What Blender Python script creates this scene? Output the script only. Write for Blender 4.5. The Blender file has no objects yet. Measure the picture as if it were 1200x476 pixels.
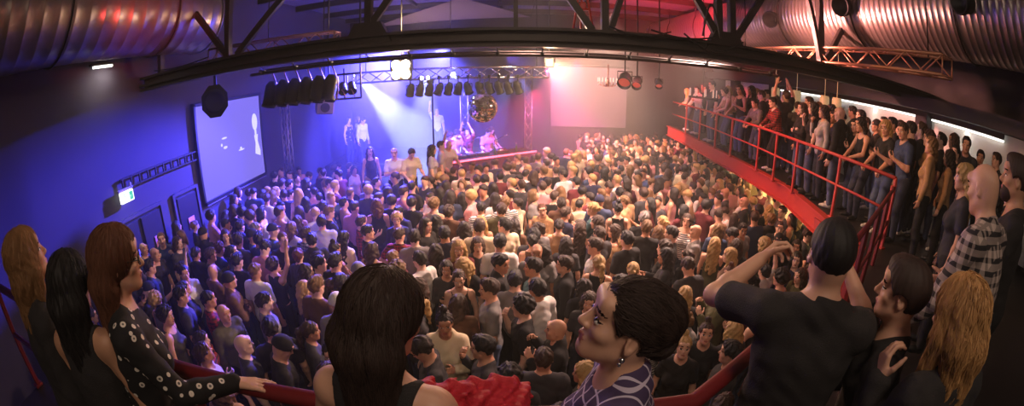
import bpy, math, random
import numpy as np
from mathutils import Vector, Matrix, kdtree

# ------------------------------------------------------------------ camera: full-frame fisheye, 15.3 mm, pitched 17 degrees down
scn = bpy.context.scene
EZ = 4.1
cam = bpy.data.cameras.new('camera'); cam_o = bpy.data.objects.new('camera', cam); scn.collection.objects.link(cam_o)
cam_o.location = (0, 0, EZ); cam_o.rotation_euler = (math.radians(90 - 17.2), 0, 0)
cam.type = 'PANO'; cam.panorama_type = 'FISHEYE_EQUISOLID'
cam.fisheye_lens = 15.3; cam.fisheye_fov = math.radians(200)
cam.sensor_width = 36; cam.lens = 15.3; cam.clip_start = .05; cam.clip_end = 200
scn.camera = cam_o

# ------------------------------------------------------------------ exposure, dim world, lamps
scn.view_settings.view_transform = 'Standard'; scn.view_settings.look = 'None'
scn.view_settings.exposure = 0.25; scn.view_settings.gamma = 1.0
scn.view_settings.use_curve_mapping = False
w = bpy.data.worlds.new('dim_room'); scn.world = w; w.use_nodes = True
w.node_tree.nodes['Background'].inputs[0].default_value = (.9, .62, .48, 1)
w.node_tree.nodes['Background'].inputs[1].default_value = WORLD_STRENGTH = .05

def spot(name, loc, to, watts, col, deg=60, blend=.5, r=.08):
    l = bpy.data.lights.new(name, 'SPOT'); o = bpy.data.objects.new(name, l); scn.collection.objects.link(o)
    l.energy = watts; l.color = col; l.spot_size = math.radians(deg); l.spot_blend = blend; l.shadow_soft_size = r
    o.location = loc; o.rotation_euler = (Vector(to) - Vector(loc)).to_track_quat('-Z', 'Y').to_euler()
    return o
def area(name, loc, to, watts, col, sx=1., sy=None):
    l = bpy.data.lights.new(name, 'AREA'); o = bpy.data.objects.new(name, l); scn.collection.objects.link(o)
    l.energy = watts; l.color = col; l.shape = 'RECTANGLE'; l.size = sx; l.size_y = sy or sx
    o.location = loc; o.rotation_euler = (Vector(to) - Vector(loc)).to_track_quat('-Z', 'Y').to_euler()
    return o
BLUE = (.06, .05, 1.); WARM = (1., .63, .50); AMBER = (1., .48, .20)
# blue stage washes
spot('blue_wash_left', (-3.2, 12.6, 5.0), (-5.0, 6.8, 1.2), 30000, (.07, .06, 1.), 60)
spot('blue_wash_wall', (-2.6, 9.9, 4.7), (-7.0, 8.9, 1.5), 420, BLUE, 60, .9)
spot('blue_wash_stage', (-1.7, 10.7, 4.7), (-3.7, 15.5, 1.5), 18000, (.08, .075, 1.), 82)
spot('blue_wash_right', (-.2, 15.5, 4.8), (3.0, 17.5, 2.0), 500, (.22, .12, 1.), 90)
# narrow white-blue beams in the smoke
spot('beam_white', (-4.05, 11.4, 4.0), (-2.4, 14.2, 1.1), 30000, (.30, .36, 1.), 34, .3)
spot('beam_white', (-2.6, 13.2, 4.0), (-3.2, 14.6, .8), 7000, (.32, .36, 1.), 50, .4)
spot('beam_white', (.05, 13.4, 4.1), (-1.1, 12.6, 1.0), 1100, (.30, .36, 1.), 26, .3)
spot('beam_white', (.25, 13.4, 4.0), (1.3, 13.4, 1.4), 1200, (.3, .3, 1.), 30, .3)
# magenta and orange
spot('magenta_wash', (2.2, 14.6, 4.6), (1.4, 14.0, .8), 350, (1., .06, .62), 80)
spot('magenta_beam', (.90, 10.8, 4.3), (1.7, 15.2, 1.6), 7000, (1., .09, .42), 42)
spot('orange_beam', (.92, 10.8, 4.32), (3.4, 15.2, 3.0), 7500, (1., .40, .24), 60)
spot('red_front', (.9, 13.9, 3.6), (-.6, 12.4, 1.3), 450, (1., .05, .14), 80)
# blinders that light the crowd
spot('blinder', (-2.32, 9.0, 4.28), (1.4, 4.2, 1.2), 420, WARM, 100, .7, .12)
spot('blinder', (.76, 9.0, 4.30), (1.6, 4.0, 1.0), 420, (1., .60, .36), 110, .6, .10)
spot('blinder_up', (-2.1, 8.8, 5.0), (-2.0, 10.5, 6.6), 900, (1., .60, .34), 100, .8, .1)
for loc, w_ in (((-2.36, 8.96, 4.24), 130), ((.89, 10.28, 4.36), 90)):
    l = bpy.data.lights.new('lamp_glow', 'POINT'); l.energy = w_; l.color = (1., .62, .36); l.shadow_soft_size = .12
    o = bpy.data.objects.new('lamp_glow', l); scn.collection.objects.link(o); o.location = loc
# warm house lamps above the floor
spot('house_wash', (.4, 6.9, 6.3), (1.0, 8.6, 1.5), 1700, WARM, 84, .8, .12)
spot('house_wash', (4.2, 7.9, 5.1), (1.0, 7.0, 1.3), 2700, WARM, 88, .8, .12)
spot('house_wash', (2.6, 11.5, 5.9), (2.4, 12.4, 1.5), 2100, WARM, 90, .8, .15)
spot('balcony_wash', (2.4, 8.4, 5.4), (5.9, 7.0, 2.9), 420, AMBER, 80, .8, .15)
spot('balcony_wash', (2.6, 4.2, 5.0), (5.6, 3.6, 2.9), 110, AMBER, 80, .8, .15)
spot('red_rail', (2.4, 9.0, 4.2), (5.6, 8.2, 2.6), 200, (1., .12, .14), 90, .7)
spot('red_roof', (4.0, 11.0, 5.1), (5.6, 13.6, 6.5), 2600, (1., .05, .07), 105, .7)
spot('duct_glow', (3.9, 6.9, 4.9), (6.3, 6.0, 5.9), 1500, (1., .34, .28), 100, .8)
spot('red_glint', (-3.4, 4.4, 4.9), (-6.0, 5.0, 5.9), 160, (1., .08, .07), 70, .8)
area('tier_fill', (.6, -1.3, 6.2), (.5, 1.2, 3.0), 27, (1., .78, .60), .8)  # unseen fill added behind the camera to lift the front row
area('beam_fill', (.2, 1.2, 6.5), (.2, 6.2, 4.5), 46, (1., .74, .54), .6)  # unseen fill added to warm the near face of the roof beam
spot('violet_roof', (-1.5, 11.0, 4.7), (-2.0, 11.5, 6.6), 900, (.24, .17, 1.), 140, .8)
# ------------------------------------------------------------------ helpers
COL = bpy.context.scene.collection
RNG = random.Random(11)
NPR = np.random.default_rng(5)

def lin(r, g, b):
    f = lambda c: (c / 255 / 12.92) if c <= 10 else ((c / 255 + .055) / 1.055) ** 2.4
    return (f(r), f(g), f(b), 1.0)

MATS = {}
def mat(name, col, rough=.6, metal=0., bump=0., bscale=40., emit=None, estr=0., var=0., coat=0.):
    """Principled material; optional noise bump and noise colour variation in object space."""
    if name in MATS: return MATS[name]
    m = bpy.data.materials.new(name); m.use_nodes = True
    nt = m.node_tree; b = nt.nodes['Principled BSDF']
    b.inputs['Base Color'].default_value = col
    b.inputs['Roughness'].default_value = rough
    b.inputs['Metallic'].default_value = metal
    if coat: b.inputs['Coat Weight'].default_value = coat
    if emit:
        b.inputs['Emission Color'].default_value = emit
        b.inputs['Emission Strength'].default_value = estr
    if bump or var:
        tc = nt.nodes.new('ShaderNodeTexCoord'); n = nt.nodes.new('ShaderNodeTexNoise')
        n.inputs['Scale'].default_value = bscale; n.inputs['Detail'].default_value = 4
        nt.links.new(tc.outputs['Object'], n.inputs['Vector'])
        if bump:
            bp = nt.nodes.new('ShaderNodeBump'); bp.inputs['Strength'].default_value = bump
            bp.inputs['Distance'].default_value = .02
            nt.links.new(n.outputs['Fac'], bp.inputs['Height']); nt.links.new(bp.outputs['Normal'], b.inputs['Normal'])
        if var:
            mx = nt.nodes.new('ShaderNodeMix'); mx.data_type = 'RGBA'
            mx.inputs[6].default_value = col
            mx.inputs[7].default_value = (col[0] * (1 - var), col[1] * (1 - var), col[2] * (1 - var), 1)
            nt.links.new(n.outputs['Fac'], mx.inputs[0]); nt.links.new(mx.outputs[2], b.inputs['Base Color'])
    MATS[name] = m
    return m

def tag(o, label=None, cat=None, group=None, kind=None):
    if label: o['label'] = label
    if cat: o['category'] = cat
    if group: o['group'] = group
    if kind: o['kind'] = kind
    return o

def empty(name, loc=(0, 0, 0), rz=0., label=None, cat=None, group=None):
    o = bpy.data.objects.new(name, None); COL.objects.link(o)
    o.empty_display_size = .1
    o.location = loc; o.rotation_euler = (0, 0, rz)
    return tag(o, label, cat, group)

def new_obj(name, me, parent=None, mats=()):
    o = bpy.data.objects.new(name, me); COL.objects.link(o)
    for m in mats: me.materials.append(m)
    if parent: o.parent = parent
    return o

class MB:
    """collects solids and links them as one mesh object"""
    def __init__(s): s.v = []; s.f = []; s.sm = []; s.mi = []
    def add(s, vs, fs, smooth=False, mi=0):
        b = len(s.v); s.v += [tuple(map(float, v)) for v in vs]
        s.f += [tuple(b + i for i in f) for f in fs]; s.sm += [smooth] * len(fs); s.mi += [mi] * len(fs)
        return s
    def box(s, c, d, rot=None, bev=0., mi=0):
        x, y, z = d[0] / 2, d[1] / 2, d[2] / 2
        if bev > 0:
            b = min(bev, x * .9, y * .9, z * .9); vs = []; idx = {}
            for sx in (-1, 1):
                for sy in (-1, 1):
                    for sz in (-1, 1):
                        for ax in range(3):
                            p = [sx * (x - b), sy * (y - b), sz * (z - b)]
                            p[ax] = (sx * x, sy * y, sz * z)[ax]
                            idx[(sx, sy, sz, ax)] = len(vs); vs.append(p)
            fs = []
            for ax in range(3):
                o1, o2 = [(1, 2), (2, 0), (0, 1)][ax]
                for sg in (-1, 1):
                    q = []
                    for a1, a2 in ((-1, -1), (1, -1), (1, 1), (-1, 1)):
                        k = [0, 0, 0]; k[ax] = sg; k[o1] = a1; k[o2] = a2; q.append(idx[(*k, ax)])
                    fs.append(q if sg > 0 else q[::-1])
            for ax in range(3):   # edges along ax
                o1, o2 = [(1, 2), (2, 0), (0, 1)][ax]
                for a1 in (-1, 1):
                    for a2 in (-1, 1):
                        k0 = [0, 0, 0]; k1 = [0, 0, 0]; k0[ax] = -1; k1[ax] = 1
                        for k in (k0, k1): k[o1] = a1; k[o2] = a2
                        q = [idx[(*k0, o1)], idx[(*k1, o1)], idx[(*k1, o2)], idx[(*k0, o2)]]
                        fs.append(q if a1 * a2 < 0 else q[::-1])
            for sx in (-1, 1):
                for sy in (-1, 1):
                    for sz in (-1, 1):
                        t = [idx[(sx, sy, sz, a)] for a in range(3)]
                        fs.append(t if sx * sy * sz > 0 else t[::-1])
        else:
            vs = [(sx * x, sy * y, sz * z) for sx in (-1, 1) for sy in (-1, 1) for sz in (-1, 1)]
            fs = [(0, 1, 3, 2), (4, 6, 7, 5), (0, 4, 5, 1), (2, 3, 7, 6), (0, 2, 6, 4), (1, 5, 7, 3)]
        R = rot if rot is not None else Matrix.Identity(3)
        return s.add([R @ Vector(v) + Vector(c) for v in vs], fs, False, mi)
    def bar(s, a, b, w, h=None, mi=0, bev=0.):
        """rectangular bar from a to b, w across, h upright"""
        a, b = Vector(a), Vector(b); d = (b - a); L = d.length; d.normalize()
        up = Vector((0, 0, 1)) if abs(d.z) < .95 else Vector((0, 1, 0))
        x = d.cross(up).normalized(); u = x.cross(d)
        R = Matrix((x, d, u)).transposed()
        return s.box((a + b) / 2, (w, L, h or w), R, bev, mi)
    def tube(s, pts, r, n=10, mi=0, cap=True):
        pts = [Vector(p) for p in pts]; rs = r if isinstance(r, (list, tuple)) else [r] * len(pts)
        vs = []; fs = []; px = None
        for i, p in enumerate(pts):
            d = (pts[min(i + 1, len(pts) - 1)] - pts[max(i - 1, 0)]).normalized()
            if px is None:
                up = Vector((0, 0, 1)) if abs(d.z) < .9 else Vector((1, 0, 0)); x = d.cross(up).normalized()
            else: x = (px - d * px.dot(d)).normalized()
            px = x; y = d.cross(x)
            for k in range(n):
                a = 2 * math.pi * k / n; vs.append(p + (x * math.cos(a) + y * math.sin(a)) * rs[i])
        for i in range(len(pts) - 1):
            for k in range(n):
                k2 = (k + 1) % n
                fs.append((i * n + k, i * n + k2, (i + 1) * n + k2, (i + 1) * n + k))
        s.add(vs, fs, True, mi)
        if cap:
            b = len(s.v) - len(vs)
            s.f.append(tuple(b + k for k in range(n))[::-1]); s.sm.append(False); s.mi.append(mi)
            e = b + (len(pts) - 1) * n
            s.f.append(tuple(e + k for k in range(n))); s.sm.append(False); s.mi.append(mi)
        return s
    def lathe(s, prof, c=(0, 0, 0), axis=(0, 0, 1), n=24, mi=0, smooth=True):
        """profile of (radius, height) turned about axis through c"""
        q = Vector((0, 0, 1)).rotation_difference(Vector(axis).normalized()); vs = []; fs = []
        for r, h in prof:
            for k in range(n):
                a = 2 * math.pi * k / n
                vs.append(q @ Vector((r * math.cos(a), r * math.sin(a), h)) + Vector(c))
        for i in range(len(prof) - 1):
            for k in range(n):
                k2 = (k + 1) % n
                fs.append((i * n + k, i * n + k2, (i + 1) * n + k2, (i + 1) * n + k))
        return s.add(vs, fs, smooth, mi)
    def prism(s, poly, z0, z1, mi=0):
        """plan polygon (counter-clockwise) raised from z0 to z1"""
        n = len(poly); vs = [(x, y, z0) for x, y in poly] + [(x, y, z1) for x, y in poly]
        fs = [tuple(range(n))[::-1], tuple(range(n, 2 * n))] + [(i, (i + 1) % n, n + (i + 1) % n, n + i) for i in range(n)]
        return s.add(vs, fs, False, mi)
    def build(s, name, mats, parent=None, **kw):
        me = bpy.data.meshes.new(name); me.from_pydata(s.v, [], s.f)
        me.polygons.foreach_set('use_smooth', s.sm); me.polygons.foreach_set('material_index', s.mi)
        me.update()
        o = new_obj(name, me, parent, mats if isinstance(mats, (list, tuple)) else [mats])
        return tag(o, **kw) if kw else o

def copy_tree(o, parent=None):
    c = o.copy(); COL.objects.link(c)
    if parent: c.parent = parent
    for ch in list(o.children): copy_tree(ch, c)
    return c

# ------------------------------------------------------------------ soft solids: bodies, hair and cloth grown as one skin
def smin(a, b, k):
    if k <= 0: return np.minimum(a, b)
    h = np.maximum(k - np.abs(a - b), 0) / k
    return np.minimum(a, b) - h * h * k * .25

def d_prim(p, X, Y, Z):
    t = p[0]
    if t == 'c':      # rounded cone a -> b
        a, b, ra, rb = p[1], p[2], p[3], p[4]
        ba = [b[i] - a[i] for i in range(3)]; L2 = sum(x * x for x in ba) + 1e-12
        x, y, z = X - a[0], Y - a[1], Z - a[2]
        h = np.clip((x * ba[0] + y * ba[1] + z * ba[2]) / L2, 0, 1)
        return np.sqrt((x - ba[0] * h) ** 2 + (y - ba[1] * h) ** 2 + (z - ba[2] * h) ** 2) - (ra + (rb - ra) * h)
    c, r, R = p[1], p[2], p[3]      # ellipsoid, R rotates local -> world
    x, y, z = X - c[0], Y - c[1], Z - c[2]
    if R is not None:
        x, y, z = (R[0][0] * x + R[1][0] * y + R[2][0] * z, R[0][1] * x + R[1][1] * y + R[2][1] * z, R[0][2] * x + R[1][2] * y + R[2][2] * z)
    k0 = np.sqrt((x / r[0]) ** 2 + (y / r[1]) ** 2 + (z / r[2]) ** 2) + 1e-9
    k1 = np.sqrt((x / r[0] ** 2) ** 2 + (y / r[1] ** 2) ** 2 + (z / r[2] ** 2) ** 2) + 1e-9
    return k0 * (k0 - 1) / k1

def p_box(p):
    if p[0] == 'c':
        r = max(p[3], p[4])
        return [min(p[1][i], p[2][i]) - r for i in range(3)], [max(p[1][i], p[2][i]) + r for i in range(3)]
    r = max(p[2]) if p[3] is not None else None
    return [p[1][i] - (r or p[2][i]) for i in range(3)], [p[1][i] + (r or p[2][i]) for i in range(3)]

def sdf_mesh(prims, h, planes=(), warp=None, name='skin'):
    """prims: (prim, blend, op) with op '+', '-' ; planes: (n, d) keeps n.p < d ; warp(X,Y,Z) is added to the distance"""
    lo = np.array([1e9] * 3); hi = -lo
    for p, k, op in prims:
        if op == '+':
            a, b = p_box(p); lo = np.minimum(lo, a); hi = np.maximum(hi, b)
    lo -= 3 * h + .02; hi += 3 * h + .02
    n = np.ceil((hi - lo) / h).astype(int) + 1
    ax = [(lo[i] + h * np.arange(n[i])).astype(np.float32) for i in range(3)]
    D = np.full(n, .5, np.float32)
    for p, k, op in prims:
        a, b = p_box(p); m = k + 2.5 * h + (.02 if op == '+' else 0)
        i0 = np.clip(np.floor((np.array(a) - m - lo) / h).astype(int), 0, n - 1)
        i1 = np.clip(np.ceil((np.array(b) + m - lo) / h).astype(int) + 1, 1, n)
        if (i1 <= i0).any(): continue
        sl = tuple(slice(i0[i], i1[i]) for i in range(3))
        X, Y, Z = ax[0][sl[0], None, None], ax[1][None, sl[1], None], ax[2][None, None, sl[2]]
        d = d_prim(p, X, Y, Z)
        D[sl] = smin(D[sl], d, k) if op == '+' else -smin(-D[sl], d, k)
    X, Y, Z = ax[0][:, None, None], ax[1][None, :, None], ax[2][None, None, :]
    if warp is not None: D = D + warp(X, Y, Z).astype(np.float32)
    for nn, dd in planes: D = np.maximum(D, (nn[0] * X + nn[1] * Y + nn[2] * Z - dd).astype(np.float32))
    return surf_nets(D, lo, h, name)

def surf_nets(D, lo, h, name):
    S = D < 0
    c = S[:-1, :-1, :-1].astype(np.int8)
    cnt = np.zeros(c.shape, np.int8)
    for i in (0, 1):
        for j in (0, 1):
            for k in (0, 1):
                cnt += S[i:i + c.shape[0], j:j + c.shape[1], k:k + c.shape[2]]
    I = np.argwhere((cnt > 0) & (cnt < 8))
    vid = np.full(c.shape, -1, np.int32); vid[I[:, 0], I[:, 1], I[:, 2]] = np.arange(len(I))
    cor = [(i, j, k) for i in (0, 1) for j in (0, 1) for k in (0, 1)]
    val = np.stack([D[I[:, 0] + a, I[:, 1] + b, I[:, 2] + g] for a, b, g in cor], 1)
    acc = np.zeros((len(I), 3)); num = np.zeros(len(I))
    for e0 in range(8):
        for bit in (4, 2, 1):
            if e0 & bit: continue
            e1 = e0 | bit; v0, v1 = val[:, e0], val[:, e1]
            m = (v0 < 0) != (v1 < 0)
            t = np.where(m, v0 / np.where(m, v0 - v1, 1), 0)
            P = np.array(cor[e0], float)[None] + t[:, None] * (np.array(cor[e1], float) - np.array(cor[e0], float))[None]
            acc += P * m[:, None]; num += m
    V = lo + (I + acc / num[:, None]) * h
    F = []
    for a in range(3):
        o1, o2 = [(1, 2), (2, 0), (0, 1)][a]
        sl0 = [slice(None)] * 3; sl1 = [slice(None)] * 3
        sl0[a] = slice(0, -1); sl1[a] = slice(1, None)
        A, B = S[tuple(sl0)], S[tuple(sl1)]
        E = np.argwhere(A != B)
        E = E[(E[:, o1] > 0) & (E[:, o2] > 0) & (E[:, o1] < c.shape[o1]) & (E[:, o2] < c.shape[o2])]
        q = []
        for d1, d2 in ((-1, -1), (0, -1), (0, 0), (-1, 0)):
            J = E.copy(); J[:, o1] += d1; J[:, o2] += d2
            q.append(vid[J[:, 0], J[:, 1], J[:, 2]])
        q = np.stack(q, 1); ins = A[E[:, 0], E[:, 1], E[:, 2]]
        q[~ins] = q[~ins][:, ::-1]
        F.append(q)
    F = np.concatenate(F); F = F[(F >= 0).all(1)]
    return V, F

def np_mesh(name, V, F, mi=None, smooth=True):
    me = bpy.data.meshes.new(name)
    me.vertices.add(len(V)); me.vertices.foreach_set('co', np.asarray(V, np.float32).ravel())
    me.loops.add(F.size); me.loops.foreach_set('vertex_index', F.ravel().astype(np.int32))
    me.polygons.add(len(F)); me.polygons.foreach_set('loop_start', np.arange(len(F), dtype=np.int32) * 4)
    me.polygons.foreach_set('use_smooth', np.full(len(F), smooth))
    if mi is not None: me.polygons.foreach_set('material_index', mi.astype(np.int32))
    me.update(calc_edges=True)
    return me
# ------------------------------------------------------------------ people
def rot(yaw=0., pitch=0., roll=0.):
    """degrees; pitch > 0 looks up, yaw > 0 turns to the person's left, roll > 0 tips to the right"""
    return np.array(Matrix.Rotation(math.radians(yaw), 3, 'Z') @ Matrix.Rotation(math.radians(pitch), 3, 'X') @ Matrix.Rotation(math.radians(roll), 3, 'Y'))

def unit(v):
    v = np.array(v, float); return v / np.linalg.norm(v)

def C(a, b, ra, rb, k=.02, op='+'): return (('c', tuple(a), tuple(b), ra, rb), k, op)
def EL(c, r, R=None, k=.02, op='+'): return (('e', tuple(c), tuple(r), None if R is None else [list(map(float, x)) for x in R]), k, op)

HANDS = {   # per finger (index..little): bend of the three joints in degrees; thumb: (out, bend)
    'relax': ([(18, 28, 18), (24, 32, 20), (28, 36, 22), (30, 38, 24)], (38, 20)),
    'flat': ([(6, 8, 5), (4, 6, 4), (5, 7, 5), (8, 9, 6)], (45, 10)),
    'grip': ([(62, 70, 40), (66, 74, 42), (68, 76, 42), (70, 76, 42)], (30, 45)),
    'cup': ([(38, 48, 28), (40, 50, 30), (44, 52, 30), (48, 54, 32)], (52, 28)),
    'point': ([(4, 6, 4), (66, 76, 45), (70, 78, 45), (72, 78, 45)], (30, 45)),
}

def hand_prims(w, fdir, pdir, side, shape='relax', s=1., fine=True):
    """w wrist, fdir finger direction, pdir palm normal (where the palm faces)"""
    f = unit(fdir); p = np.array(pdir, float); p = unit(p - f * (p @ f)); t = np.cross(f, p) * side   # t points to the thumb side
    P = []
    for o, L in ((.030, .083), (.010, .088), (-.010, .084), (-.028, .076)):
        P.append(C(w + t * o * .5 * s + f * .008 * s, w + (t * o + f * L) * s, .0155 * s, .0115 * s, .012))
    fing, th = HANDS[shape]
    for (o, L, lens), bends in zip(((.030, .085, (.043, .026, .020)), (.010, .090, (.047, .029, .021)), (-.010, .086, (.043, .027, .020)), (-.028, .077, (.034, .021, .018))), fing):
        q = w + (t * o + f * L) * s; a = 0.
        spread = t * o * 1.6
        for i in range(3):
            a += math.radians(bends[i])
            d = unit(f * math.cos(a) + p * math.sin(a) + spread * math.cos(a))
            q2 = q + d * lens[i] * s
            P.append(C(q, q2, (.0102 - .0009 * i) * s, (.0094 - .0011 * i) * s, .004)); q = q2
    o, bnd = math.radians(th[0]), math.radians(th[1])
    q = w + (t * .022 + f * .022 + p * .008) * s
    d = unit(f * math.cos(o) + t * math.sin(o) + p * .35)
    q2 = q + d * .044 * s; P.append(C(q, q2, .0150 * s, .0112 * s, .012))
    d2 = unit(d + f * .5 + p * math.sin(bnd) - t * .3 * math.sin(bnd)); q3 = q2 + d2 * .031 * s; P.append(C(q2, q3, .0112 * s, .0098 * s, .004))
    d3 = unit(d2 + f * .25 + p * .5 * math.sin(bnd)); P.append(C(q3, q3 + d3 * .024 * s, .0098 * s, .008 * s, .004))
    return P

def head_prims(HC, HR, sex, fine):
    """head about the skull centre HC with axes HR (x right, y forward, z up)"""
    G = lambda x, y, z: HC + HR @ np.array([x, y, z])
    fm = sex == 'f'; P = []
    P.append(EL(G(0, -.014, .026), (.074, .094, .087), HR, .02))
    P.append(EL(G(0, .024, -.044), (.055 if fm else .059, .063, .076), HR, .03))
    P.append(EL(G(0, -.035, -.03), (.06, .06, .06), HR, .03))
    P.append(C(G(0, .064, -.096), G(0, .060, -.09), .017 if fm else .021, .02, .022))
    for s in (-1, 1):
        P.append(C(G(s * (.043 if fm else .048), .008, -.062), G(s * .016, .058, -.094), .014, .014, .03))
        P.append(EL(G(s * .041, .056, -.022), (.022, .02, .018), HR, .025))
    if fine:
        P.append(C(G(-.036, .074, .023), G(.036, .074, .023), .010, .010, .016))
        P.append(C(G(-.034, .072, .052), G(.034, .072, .052), .02, .02, .03))
        for s in (-1, 1):
            P.append(EL(G(s * .0315, .094, .001), (.0185, .013, .0115), HR, .012, '-'))
        P.append(C(G(0, .082, .016), G(0, .101 if fm else .105, -.026), .0075, .0105, .012))
        P.append(C(G(0, .101 if fm else .105, -.026), G(0, .092, -.034), .0105, .008, .006))
        for s in (-1, 1):
            P.append(EL(G(s * .0115, .090, -.031), (.0075, .0095, .0065), HR, .006))
            P.append(EL(G(s * .0310, .0745, .001), (.0135, .0125, .0105), HR, .004))
            P.append(C(G(s * .046, .071, .002), G(s * .017, .078, .000), .003, .0035, .006))
        P.append(C(G(-.019, .080, -.0605), G(0, .0885, -.0590), .004, .0058, .008)); P.append(C(G(.019, .080, -.0605), G(0, .0885, -.0590), .004, .0058, .008))
        P.append(C(G(-.014, .0805, -.0705), G(.014, .0805, -.0705), .0065, .0065, .008))
        P.append(C(G(-.022, .091, -.0655), G(.022, .091, -.0655), .0018, .0018, .003, '-'))
        for s in (-1, 1):
            P.append(EL(G(s * .0755, -.012, -.008), (.0085, .018, .031), HR @ rot(-s * 22, 0, -s * 10), .008))
            P.append(EL(G(s * .0835, -.009, -.004), (.006, .009, .015), HR @ rot(-s * 22, 0, 0), .006, '-'))
    else:
        P.append(C(G(0, .082, .016), G(0, .105, -.026), .009, .015, .014))
        for s in (-1, 1):
            P.append(EL(G(s * .0315, .096, .001), (.018, .014, .012), HR, .012, '-'))
            P.append(EL(G(s * .077, -.012, -.008), (.011, .02, .031), HR, .01))
        P.append(C(G(-.018, .084, -.065), G(.018, .084, -.065), .009, .009, .012))
    return P

def skeleton(pose, sex):
    """joints of a standing figure: feet at z = 0, facing +y, x to its right"""
    g = lambda k, d: pose.get(k, d)
    f = sex == 'f'
    hip = np.array(g('hip', (0, 0, .93)), float)
    T = rot(g('twist', 0), -g('lean', 0), g('tilt', 0))
    sw = .155 if f else .178
    J = dict(hip=hip, T=T)
    J['neck'] = hip + T @ np.array([0, -.012, .525])
    for s, n in ((1, 'R'), (-1, 'L')):
        sh = hip + T @ np.array([s * sw, -.012, .468 + g('shrug' + n, 0)])
        up, fo = g('arm' + n, ((s * .22, -.02, -1), (s * .08, .25, -1)))[:2]
        el = sh + T @ unit(up) * (.285 if f else .30); wr = el + T @ unit(fo) * (.235 if f else .25)
        J['sh' + n], J['el' + n], J['wr' + n] = sh, el, wr
        J['fd' + n] = T @ unit(g('fdir' + n, fo)); J['pd' + n] = T @ unit(g('palm' + n, (-s, .3, 0)))
        st = g('stance', .10)
        lg = g('leg' + n, (0, 0))      # forward offset of knee and foot
        J['hp' + n] = hip + np.array([s * .088, 0, -.02])
        J['an' + n] = np.array([s * st, -.03 + lg[1], .085])
        J['kn' + n] = np.array([s * (st * .5 + .05), .02 + lg[0], .5 * (hip[2] - .02) + .03])
    J['HR'] = T @ rot(g('yaw', 0), g('pitch', 0), g('roll', 0))
    nb = J['neck']
    J['HC'] = nb + T @ np.array([0, .012, .085]) + J['HR'] @ np.array([0, .022, .082])
    return J

def torso_prims(J, sex, infl=0., hem=None, breast=True, wide=1.):
    T, hip = J['T'], J['hip']; G = lambda x, y, z: hip + T @ np.array([x, y, z])
    f = sex == 'f'; i = infl; P = []
    P.append(EL(G(0, -.005, 0), ((.168 if f else .160) * wide + i, .118 + i, .125 + i), T, .05))
    P.append(EL(G(0, .004, .15), ((.130 if f else .150) * wide + i, .100 + i, .17), T, .06))
    P.append(EL(G(0, 0, .33), ((.142 if f else .168) * wide + i, .112 + i, .19), T, .06))
    P.append(C(J['shR'] + T @ np.array([-.03, 0, -.012]), J['shL'] + T @ np.array([.03, 0, -.012]), (.046 if f else .053) + i * .7, (.046 if f else .053) + i * .7, .06))
    if f and breast:
        for s in (-1, 1): P.append(EL(G(s * .07, .088, .30), (.062 + i, .058 + i, .06 + i), T, .04))
    if not f:
        for s in (-1, 1): P.append(EL(G(s * .078, .075, .365), (.08 + i, .045 + i, .06 + i), T, .05))
    for s, n in ((1, 'R'), (-1, 'L')):
        P.append(C(J['neck'] + T @ np.array([s * .02, -.015, .0]), J['sh' + n] + T @ np.array([-s * .03, -.008, .012]), .050 + i * .8, .036 + i * .6, .05))
    return P

def arm_prims(J, n, sex, infl=0., upto=2., cuff=0., k=.03):
    """upto 0..1 covers part of the upper arm, 1..2 part of the forearm"""
    f = sex == 'f'; sh, el, wr = J['sh' + n], J['el' + n], J['wr' + n]; P = []
    a, b = (.047, .036) if f else (.056, .043)
    t = min(upto, 1.); e = sh + (el - sh) * t
    P.append(EL(sh + np.array([0, 0, -.012]), (a + .004 + infl * .6,) * 3, None, k))
    P.append(C(sh, e, a + infl, a + (b - a) * t + infl + (cuff if upto <= 1 else 0), k))
    if upto > 1:
        c, d = (.037, .024) if f else (.043, .029); t = upto - 1; w = el + (wr - el) * t
        m = el + (wr - el) * min(.3, t)
        P.append(C(el, m, b + infl, c + infl, .02)); P.append(C(m, w, c + infl, c + (d - c) * t + infl + cuff, .02))
    return P

def leg_prims(J, infl=0., shoe=False, loose=0.):
    P = []
    for s, n in ((1, 'R'), (-1, 'L')):
        h, k, a = J['hp' + n], J['kn' + n], J['an' + n]
        if not shoe:
            P.append(C(h, k, .086 + infl, .056 + infl + loose * .4, .05)); m = k + (a - k) * .3 + np.array([0, -.015, 0])
            P.append(C(k, m, .054 + infl + loose * .5, .054 + infl + loose * .7, .03)); P.append(C(m, a + np.array([0, 0, -.01]), .052 + infl + loose * .7, .036 + infl + loose, .03))
        else:
            d = np.array([s * .25, 1, 0]); d /= np.linalg.norm(d)
            P.append(C(a + np.array([0, -.012, -.035]), a + d * .09 + np.array([0, 0, -.048]), .044, .038, .02))
            P.append(C(a + d * .09 + np.array([0, 0, -.048]), a + d * .165 + np.array([0, 0, -.055]), .039, .029, .02))
            P.append(C(a + np.array([0, -.012, .03]), a + np.array([0, -.012, -.03]), .044, .044, .02))
    return P

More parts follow.
